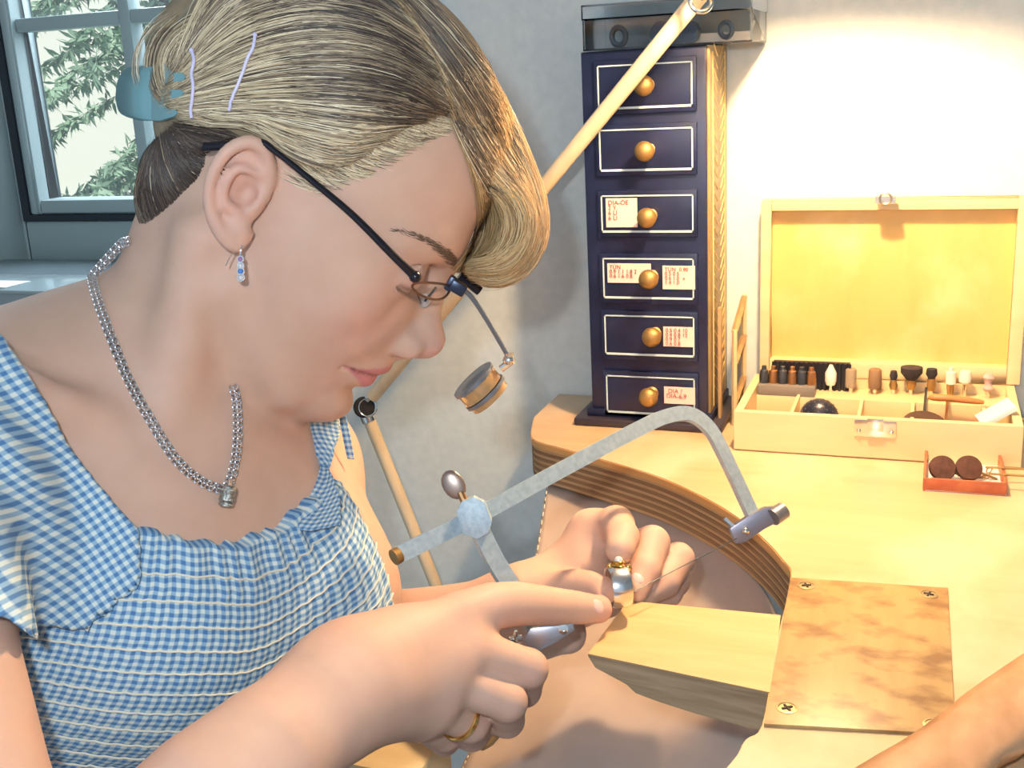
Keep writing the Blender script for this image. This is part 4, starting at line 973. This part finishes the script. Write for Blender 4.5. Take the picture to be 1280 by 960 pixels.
Dn=[[(236,150),(206,132),(190,104),(188,72),(200,42),(234,14),(290,-12)],
    [(238,147),(212,130),(198,102),(197,70),(210,42),(240,20),(291,-4)],
    [(242,140),(224,120),(212,98),(212,72),(226,50),(252,32),(295,15)],
    [(248,132),(234,112),(226,95),(227,76),(238,60),(260,45),(300,28)],
    [(254,120),(244,105),(242,92),(244,80),(254,70),(272,58),(308,40)]]
Bf=[[(440,-60,.585),(520,-5,.592),(580,60,.60),(632,130,.61),(664,200,.617),(680,250,.62),(682,298,.62),(664,334,.62),(634,353,.622),(604,352,.625)],
   [(500,5,.585),(560,75,.592),(605,138,.60),(640,195,.608),(663,240,.613),(674,285,.615),(658,328,.617),(630,348,.62),(598,346,.622),(588,344,.624)],
   [(540,70,.583),(575,120,.588),(605,170,.594),(633,212,.60),(655,243,.605),(667,280,.608),(655,318,.611),(630,338,.615),(600,338,.618),(585,336,.62)],
   [(562,138,.580),(580,170,.584),(600,205,.588),(622,228,.592),(643,245,.597),(655,272,.600),(648,302,.604),(626,322,.608),(603,328,.612),(590,330,.615)],
    [(564,150,.578),(578,180,.584),(596,214,.59),(610,236,.595),(624,252,.60),(632,276,.605),(628,300,.61),(614,320,.615),(598,328,.618),(585,330,.62)]]
Bi_=[[(562,140,.585),(576,172,.588),(596,205,.592),(616,232,.60),(632,255,.61),(640,280,.62),(632,305,.625),(614,322,.63),(596,332,.635),(584,338,.64)],
    [(566,146,.59),(574,175,.60),(590,205,.612),(606,232,.622),(618,256,.63),(620,282,.635),(612,305,.64),(600,320,.645),(588,330,.65),(580,338,.655)],
    [(566,150,.60),(576,178,.615),(588,205,.625),(598,230,.635),(604,256,.642),(604,280,.648),(598,300,.652),(590,314,.655),(582,326,.66),(574,336,.662)]]
Bi=[[(x-(7 if k>1 else 0)*min(1,(k-1)/3),y,d) for k,(x,y,d) in enumerate(g)] for g in Bi_]
allp=[];allc=[]
Ar=[g[:4] for g in A]
for args in ((A,4600,3.0,16,(.0003,.0042),True,(4,5,4,2.4,2.2,.8),.3),(Ar[1:],800,4.0,9,(.0018,.0046),True,(2,.5,.2,4,0,3),.2),(C,1700,3.0,12,(.0003,.003),True,(.35,.08,.02,2.5,0,8),.4),(Dn,900,1.6,14,(.0003,.003),True,(3,4,2,3,.6,1),.2)):  # nape strands weighted to the darkest tones, shade put into their colour
    o_,c_=guide_set(*args); allp+=o_; allc+=c_
strands('hair_strands',allp,.00018,HMt,hair,allc)
# fringe: a lock with its own body, golden strands over it
M['fringe']=noisy('fringe_base',(.50,.33,.14),(.62,.43,.20),(50,50,50),.5,.2)
ribbon('fringe_lock',[[(a,b_,d+.012) for a,b_,d in Bf[k]] for k in (0,1,2,3)],hair,nu=14,nv=34,m=M['fringe'],thick=.006)
ff=[mat('fringe_shade',c,.36) for c in ((.62,.42,.20),(.78,.58,.32),(.40,.26,.12),(.86,.70,.44),(.50,.34,.17),(.24,.15,.08))]
ribbon('inner_lock',[[(a,b_,d+.010) for a,b_,d in Bi[k]] for k in (0,1,2)],hair,nu=8,nv=30,m=mat('inner_fringe',(.42,.26,.12),.6),thick=.004)
oi,ci=guide_set(Bi,420,2.4,18,(0,.002),False,(3,2,3,1,4,2),0)
o_,c_=guide_set(Bf,1800,2.6,20,(0,.003),False,(4,4,3,2,3,1),0)
far=[]
B2=[[(x-2,y+2,d+.03) for x,y,d in g] for g in Bf]; o2,c2=guide_set(B2,240,3,20,(0,.003),False,(4,2,3,1,3,2),0)
rt,rc_=guide_set([[g[i] for i in (0,1,2,3)]+[(g[3][0]*.5+g[4][0]*.5,g[3][1]*.5+g[4][1]*.5,g[3][2])] for g in Bf],520,4,12,(.0012,.0040),False,(2,.8,.4,4,.5,3),0)
strands('root_strands',rt,.00020,HMt,hair,rc_)
strands('fringe_strands',o_+o2+oi,.00020,ff,hair,c_+c2+ci)
# hairline wisps on forehead and temple
P=[];cy=[]
for i in range(900):
    t=rng.uniform(0,1); a=np.array([np.interp(t,[0,.35,.7,1],[572,520,455,395]),np.interp(t,[0,.35,.7,1],[152,172,206,228])])+rng.normal(size=2)*4+np.array([rng.uniform(-2,12),rng.uniform(-2,12)])*(.3+t)
    L=rng.uniform(20,60); ang=np.interp(t,[0,1],[-.05,.25])+rng.normal()*.12; pts=[]
    for k in range(6):
        q=a-np.array([math.cos(ang),math.sin(ang)+.25*k/5])*L*k/5; h,n=hit(q[0],q[1],0); h2,n2=hit(q[0],q[1],0,HB)
        if h2 is not None and (h is None or (h2-CAM).length<(h-CAM).length): h,n=h2,n2
        if h is None: break
        pts.append(h+n*(.0002+.0010*k/5))
    if len(pts)>3: P.append(pts); cy.append(int(rng.choice([0,1,2,2,4,3])))
strands('hairline_wisps',P,.00016,HMt,hair,cy)
# ---------------------------------------------------------------- glasses and loupe
def HP(px_,py_,lat): f,u=Hpx(px_,py_,lat); return H(f,lat,u)
M['specs']=mat('dark_frame',(.012,.012,.02),.25,.3); M['rim']=mat('brown_rim',(.10,.03,.015),.3); M['clear']=M['glass']
gl=empty('glasses',HP(519,346,-6),'dark thin-framed reading glasses worn low on her nose','glasses')
for s in(-1,1):
    pts=[HP(255,184,-7.4),HP(290,181,-7.7),HP(325,178,-7.75),HP(345,190,-7.8),HP(390,226,-7.6),HP(440,268,-7.2),HP(490,318,-6.7),HP(518,345,-6.1)]
    if s>0: pts=[mirror(p) for p in pts]
    MB().tube(smoothpath(pts,40),list(np.interp(np.linspace(0,1,40),[0,.25,.45,.9,1],[.0022,.0020,.0014,.0021,.0024])),10,flat=1.0).build('temple',M['specs'],gl,smooth=True)
    MB().ball(HP(519,346,-6.2) if s<0 else mirror(HP(519,346,-6.2)),.0032,12).build('hinge',M['specs'],gl,smooth=True)
    hg0=Hpx(519,346,-6.1)
    rp=[]
    for i in range(41):
        a=2*math.pi*i/40; l=-3.4+2.6*math.cos(a); rp.append(H(11.0-.065*l*l,l*(-s),hg0[1]-.45+.48*math.sin(a)))
    MB().tube(rp,.0007,8,cap=False).build('rim',M['rim'],gl,smooth=True)
    lm_=MB(); c=sum((Vector(p) for p in rp[:-1]),Vector())/40; lm_.add([c]+rp[:-1],[(0,i+1,(i+1)%40+1) for i in range(40)]); lo2=lm_.build('lens',M['clear'],gl,smooth=True); lo2.modifiers.new('s','SOLIDIFY').thickness=.001
    pd0=HP(531,376,-1.35); pd0=pd0 if s<0 else mirror(pd0); t0_=HP(545,359,-1.6); t0_=t0_ if s<0 else mirror(t0_)
    na=MB().ball(pd0,(.0035,.0012,.0042),14,(hf,hl,hu)).build('nose_pad',mat('nose_pad_silicone',(.85,.85,.85),.15,Transmission_Weight=.6),gl,smooth=True)
    MB().tube([pd0-hl*.0012*(1 if s<0 else -1),t0_],.0006,6).build('pad_arm',M['specs'],gl)
MB().tube(smoothpath([H(10.95,-.8,hg0[1]-.35),H(11.35,0,hg0[1]-.15),H(10.95,.8,hg0[1]-.35)],9),.0010,8).build('bridge',M['specs'],gl,smooth=True)
lou=empty('loupe',HP(575,358,-1.5),'clip-on magnifying loupe hanging from the glasses on a grey arm','loupe')
M['gun']=mat('blued_steel',(.03,.04,.07),.3,.6); M['greyarm']=mat('grey_steel',(.22,.23,.26),.35,.6)
c=HP(572,359,-2.2); MB().obox(c,(hf,hl,hu),(.0045,.0050,.0032)).obox(HP(563,354,-2.2),(hf,hl,hu),(.002,.004,.0042)).build('clamp',M['gun'],lou,bevel=.0012)
MB().tube([HP(574,344,1.2),HP(600,364,1.2)],.0026,10).tube([HP(574,346,-.2),HP(598,366,-.2)],.0016,8).build('spring_bar',M['specs'],lou,smooth=True)
MB().tube(smoothpath([HP(578,362,-2.4),HP(590,372,-2.4),HP(610,402,-2.4),HP(634,443,-2.4)],16),.0017,8,flat=.8).build('arm',M['greyarm'],lou,smooth=True)
MB().tube([HP(636,441,-2.4),HP(637,453,-2.4),HP(626,461,-2.4)],[.0026,.0024,.0022],10).ball(HP(636,450,-2.4),.0034,12).build('joint',M['chrome'],lou,smooth=True)
ca=HP(613,497,-2.4)-HP(593,476,-2.4); ca.normalize(); cc=HP(602,486,-2.4)
M['amber']=mat('amber_plastic',(.75,.45,.2),.15,Transmission_Weight=.55); M['lensg']=mat('loupe_glass',(.95,.9,.85),.02,Transmission_Weight=1,IOR=1.45)
for k,(h0,h1,r) in enumerate(((-.0075,-.0055,.0137),(-.0052,.0015,.0128),(.002,.0040,.0136),(.0045,.0075,.0122))):
    MB().lathe(cc,ca,[(r*.86,h0),(r,h0),(r,h1),(r*.86,h1)],30).build('lens_ring',M['amber'] if k%2 else M['greyarm'],lou,smooth=True,angle=40)
MB().lathe(cc,ca,[(.002,-.0078),(.0115,-.0074),(.0115,-.006),(.002,-.0055)],26).build('lens',M['lensg'],lou,smooth=True)
# ---------------------------------------------------------------- jewellery
M['silver']=mat('silver',(.78,.78,.80),.22,1)
def chainlinks(pts,name,m,parent,R_=.0019,r=.00055,step=.0023,width=0):
    P_=[Vector(p) for p in pts]; L=[0]
    for i in range(1,len(P_)): L.append(L[-1]+(P_[i]-P_[i-1]).length)
    mb=MB(); k=0; s_=0
    while s_<L[-1]:
        i=max(j for j in range(len(L)) if L[j]<=s_); i=min(i,len(P_)-2); p=P_[i].lerp(P_[i+1],(s_-L[i])/max(L[i+1]-L[i],1e-9)); t_=(P_[i+1]-P_[i]).normalized()
        o=(CAM-p).normalized(); w_=t_.cross(o).normalized()
        for sg_ in ((-1,1) if width else (0,)):
            ax_=(o*math.cos(.8*(1 if k%2 else -1))+w_*math.sin(.8*(1 if k%2 else -1))); mb.torus(p+w_*width*sg_,ax_,R_,r,12,5)
        s_+=step; k+=1
    return mb.build(name,m,parent,smooth=True)
nk=[(165,303),(140,311),(122,324),(116,342),(127,388),(148,446),(168,490),(188,527),(218,575),(250,603),(276,613)]
nf=[(280,611),(288,590),(293,560),(294,530),(292,500),(288,480)]
ne=empty('necklace',hit(278,620)[0],'silver double-link chain necklace hanging around her neck','necklace')
def onskin(path,n,off):
    out=[]
    for p in smoothpath([Vector((a,b,0)) for a,b in path],n):
        h,_n=hit(p.x,p.y,off)
        if h is not None: out.append(h)
    return out
a=onskin(nk,60,.0022); chainlinks(a,'chain',M['silver'],ne,.0015,.00048,.0021,.0011)['kind']='stuff'
a=onskin(nf,30,.0022); chainlinks(a,'chain',M['silver'],ne,.0015,.00048,.0021,.0011)['kind']='stuff'
h,n=hit(278,621,.0045); pe=empty('pendant',h,'small dark silver textured cylinder pendant at the lowest point of the necklace','pendant')
av=(UU*.96+RR*.15).normalized(); MB().lathe(h-av*.0055,av,[(.003,0),(.0040,.0008),(.0036,.0022),(.0043,.0035),(.0038,.006),(.0044,.0085),(.0034,.0105),(.002,.011)],20).build('bead',noisy('oxidised_silver',(.18,.19,.18),(.62,.64,.60),(900,900,900),.35,.8,Metallic=.9),pe,smooth=True)
MB().torus(h+av*.0065,RR,.0018,.0006).build('bail',M['silver'],pe,smooth=True)
hl0,_=hit(302,308,.001); ea=empty('earring',hl0,'dangling silver earring of small round stones at her right ear','earring')
D0=(hl0-CAM).dot(FF)-.001
MB().tube(smoothpath([at(303,307,D0),at(301,313,D0-.001),at(300,320,D0)],8),.0005,6).tube([at(293,313,D0+.004),at(287,322,D0+.002),at(282,332,D0)],.0003,5).build('hook',M['silver'],ea,smooth=True)
blue=mat('blue_stone',(.10,.25,.65),.1); cry=mat('clear_stone',(.8,.82,.85),.08,Metallic=.3)
for k,(y,m_) in enumerate(((324,mat('violet_stone',(.35,.2,.4),.1)),(332,cry),(339,blue),(347,cry))):
    c=at(300.5+k*.2,y,D0); s_=MB().torus(c,FF,.0014+.0001*k,.00045,16,6).build('stone_setting',M['silver'],ea,smooth=True); MB().ball(c,.0012,10).build('stone',m_,s_,smooth=True)
M['pinw']=mat('lilac_pin',(.62,.60,.85),.4)
for k,(pth,lb) in enumerate(((((249,68),(252,80),(249,95),(251,108),(250,125),(248,138),(249,147)),'lilac-white wavy hair pin near the blue claw clip, left of the two'),(((324,50),(322,64),(315,78),(309,96),(301,115),(296,126),(292,136)),'lilac-white wavy hair pin higher above her ear, right of the two'))):
    out=[]
    for p in smoothpath([Vector((a,b,0)) for a,b in pth],24):
        h,_n=hit(p.x,p.y,.0050,HB)
        if h is not None: out.append(h)
    tag(MB().tube(out,.0008,8).ball(out[0],.0012,8).build('hair_pin',M['pinw'],smooth=True),lb,'hair pin',group='hair pins')
M['aqua']=mat('pale_blue_plastic',(.22,.45,.50),.3); bsdf(M['aqua']).inputs['Transmission Weight'].default_value=.15
cl=empty('hair_clip',at(190,118,.575),'pale blue plastic claw clip holding the twisted bun at the back','hair clip')
def plate_(rows,name,dz,th=.0022):
    L=[smoothpath([at(x,y,d+dz) for x,y,d in r],12) for r in rows]; n=12; vs=[p for l in L for p in l]; mb=MB(); mb.add(vs,[(j*n+i,j*n+i+1,(j+1)*n+i+1,(j+1)*n+i) for j in range(len(L)-1) for i in range(n-1)])
    o=mb.build(name,M['aqua'],cl,smooth=True,angle=60); md=o.modifiers.new('s','SOLIDIFY'); md.thickness=th; return o
for dz,nm in ((0,'near'),(.045,'far')):
    w_=plate_([[(163,86,.592),(152,100,.598),(149,122,.600),(153,140,.597),(163,146,.592)],[(178,84,.584),(170,104,.586),(168,122,.586),(171,138,.586),(177,150,.584)],[(190,83,.572),(190,104,.570),(190,120,.570),(190,138,.571),(190,151,.573)]],'wing',dz)
    p_=MB()
    def cd(x,y):
        h,_n=hit(x,y,0,HB); d_=.570 if h is None else (h-CAM).dot(FF)-.0075
        return at(x,y,min(d_,.564)+dz)
    for poly in ([(189,84),(196,79),(207,79),(207,106),(207,128),(206,149),(198,151),(189,150)],[(206,79),(211,87),(219,91),(228,91),(232,96),(228,101),(218,102),(206,104)],[(206,110),(215,112),(226,112),(230,116),(226,120),(215,123),(206,128)],[(206,133),(212,137),(219,137),(222,141),(218,145),(205,149)]):
        p_.prism([cd(x,y) for x,y in poly],FF*.0026)
    p_.build('claw',M['aqua'],cl)
MB().tube([at(188,88,.582),at(188,148,.582)],.0022,10).build('spring_bar',M['chrome'],cl,smooth=True)
# gold wedding band
q0=Vector(at(*RF[2][0])); q1=Vector(at(*RF[2][1])); qd=(q1-q0).normalized(); qc=q0.lerp(q1,.70)
M['gold']=mat('gold',(.85,.55,.18),.18,1)
gb=empty('gold_ring',qc,'thin yellow gold ring worn on a curled finger of her right hand','ring'); 
MB().torus(qc,qd,.0108,.0009,36,8).build('band',M['gold'],gb,smooth=True); MB().torus(qc+qd*.0016,qd,.0106,.0007,36,8).build('band',M['gold'],gb,smooth=True)
# silver ring being worked
rc=at(773,733,.6385); ra=(RR*.97+FF*.16+UU*.10).normalized(); wr_=empty('silver_ring',rc,'wide polished silver ring with a small setting held upright on the pin','ring')
MB().tube2([rc+ra*h for h in(-.0052,-.0056,-.0036,0,.0036,.0056,.0052)],[.0100,.0112,.0119,.0121,.0119,.0112,.0100],ra,44).build('band',M['silver'],wr_,smooth=True,angle=60)
o=wr_.children[0]; bm=bmesh.new(); bm.from_mesh(o.data); bmesh.ops.delete(bm,geom=[f for f in bm.faces if len(f.verts)>8],context='FACES'); bm.to_mesh(o.data); bm.free(); md=o.modifiers.new('s','SOLIDIFY'); md.thickness=.0012; md.offset=-1
tp_=rc+UU*.0128
MB().lathe(tp_-UU*.001,UU,[(.0042,0),(.0030,.0012),(.0040,.0026),(.0036,.003)],18).ball(tp_+RR*.0055-UU*.002,.0022,10).ball(tp_-RR*.0048-UU*.001,.0018,10).build('setting',M['gold'],wr_,smooth=True)
MB().ball(tp_+UU*.002-FF*.001,.0026,12).build('gem',cry,wr_,smooth=True)
# ---------------------------------------------------------------- piercing saw
saw=empty('jeweller_saw',at(592,648,.612),'steel jeweller saw frame with flat bar arms gripped in her right hand','saw')
M['sawst']=noisy('scratched_steel',(.44,.57,.66),(.56,.68,.76),(300,300,300),.42,.2,Metallic=.6)
def flatbar(path,w_,th,name,n=40):
    P_=smoothpath([at(*p) for p in path],n); pn=SAWN; vs=[];
    for i in range(n):
        t_=(P_[min(i+1,n-1)]-P_[max(i-1,0)]).normalized(); s_=pn.cross(t_).normalized()
        for a_,b_ in ((-1,-1),(1,-1),(1,1),(-1,1)): vs.append(P_[i]+s_*w_*a_+pn*th*b_)
    mb=MB(); mb.add(vs,[(i*4+k,i*4+(k+1)%4,(i+1)*4+(k+1)%4,(i+1)*4+k) for i in range(n-1) for k in range(4)]+[(0,1,2,3),tuple((n-1)*4+k for k in (3,2,1,0))]); return mb.build(name,M['sawst'],saw,bevel=0)
SAWN=((at(860,520,.70)-at(495,695,.588)).cross(at(945,660,.70)-at(880,530,.70))).normalized()
if SAWN.dot(FF)>0: SAWN=-SAWN
flatbar([(497,694,.588),(592,647,.612),(700,588,.643),(800,535,.676),(835,520,.688),(862,518,.695),(885,534,.700),(905,568,.700),(946,656,.700)],.0045,.0019,'frame',60)
flatbar([(596,655,.609),(618,700,.609),(648,748,.610),(676,796,.612)],.0052,.0019,'lower_arm',20)
e1=at(499,693,.588); e0_=at(492,697,.586); MB().tube([e0_,e1],.0045,14).build('end_stop',M['brass'],saw,smooth=True)
bl=MB(); bp_=[(570,640),(577,627),(592,621),(606,628),(615,652),(611,666),(597,674),(579,668)]
bl.prism([at(x,y,.603) for x,y in bp_],FF*.010); bl.build('slide_block',noisy('block_steel',(.36,.47,.54),(.46,.57,.64),(400,400,400),.55,.3,Metallic=.35),saw,bevel=.0004)
tsc=MB().tube([at(581,628,.610),at(575,615,.610)],.0022,10).build('thumb_screw',M['copper'],saw,smooth=True)
MB().ball(at(567,606,.610),(.0062,.0085,.0018),16,((RR*.85+UU*.5).normalized(),(UU*.85-RR*.5).normalized(),FF)).build('wing',mat('worn_metal',(.38,.30,.26),.35,.8),tsc,smooth=True)
cp_=[(912,661),(936,645),(958,634),(975,633),(983,639),(978,650),(955,662),(932,678),(920,680)]
MB().prism([at(x,y,.694) for x,y in cp_],FF*.007).build('upper_clamp',mat('grey_clamp',(.26,.26,.32),.35,.6),saw,bevel=.0008)
MB().tube([at(966,647,.693),at(979,638,.697)],.0055,14).build('clamp_knob',M['greyarm'],saw,smooth=True)
MB().ball(at(932,664,.693),.0026,12).build('clamp_screw',M['chrome'],saw,smooth=True)
MB().tube([at(921,662,.696),at(905,648,.696)],.0014,8).build('clamp_pin',M['chrome'],saw,smooth=True)
MB().prism([at(x,y,.604) for x,y in ((654,800),(662,786),(700,776),(716,778),(719,788),(690,806),(664,818))],FF*.008).build('lower_clamp',mat('light_clamp',(.38,.38,.42),.3,.75),saw,bevel=.0008)
MB().lathe(at(704,786,.603),-FF,[(.0028,0),(.0028,.0008),(.0012,.0010),(.0012,.0002)],16).build('clamp_screw',M['chrome'],saw,smooth=True)
MB().tube([at(636,800,.600),at(652,797,.602)],.0018,10).torus(at(645,799,.600),RR,.0042,.0012).build('lower_screw',M['chrome'],saw,smooth=True)
MB().tube(smoothpath([at(652,812,.607),at(636,850,.605),at(612,890,.600),at(590,930,.596)],10),[.006,.009,.0105,.0115,.012,.012,.012,.0115,.010,.007],16).build('handle',mat('handle_wood',(.55,.28,.10),.35),saw,smooth=True)
MB().tube([at(930,668,.6985),at(700,787,.606)],.00035,6).build('blade',M['gunm'],saw)
# wooden tray on her lap under the hand
lt=empty('lap_tray',at(480,1010,.66),'pale wooden tray edge just visible below her right wrist','tray')
a=at(478,966,.66); MB().box((a.x-.025,a.y+.0,a.z-.03),(a.x+.022,a.y+.05,a.z+.002)).build('board',M['pale'],lt,bevel=.002)
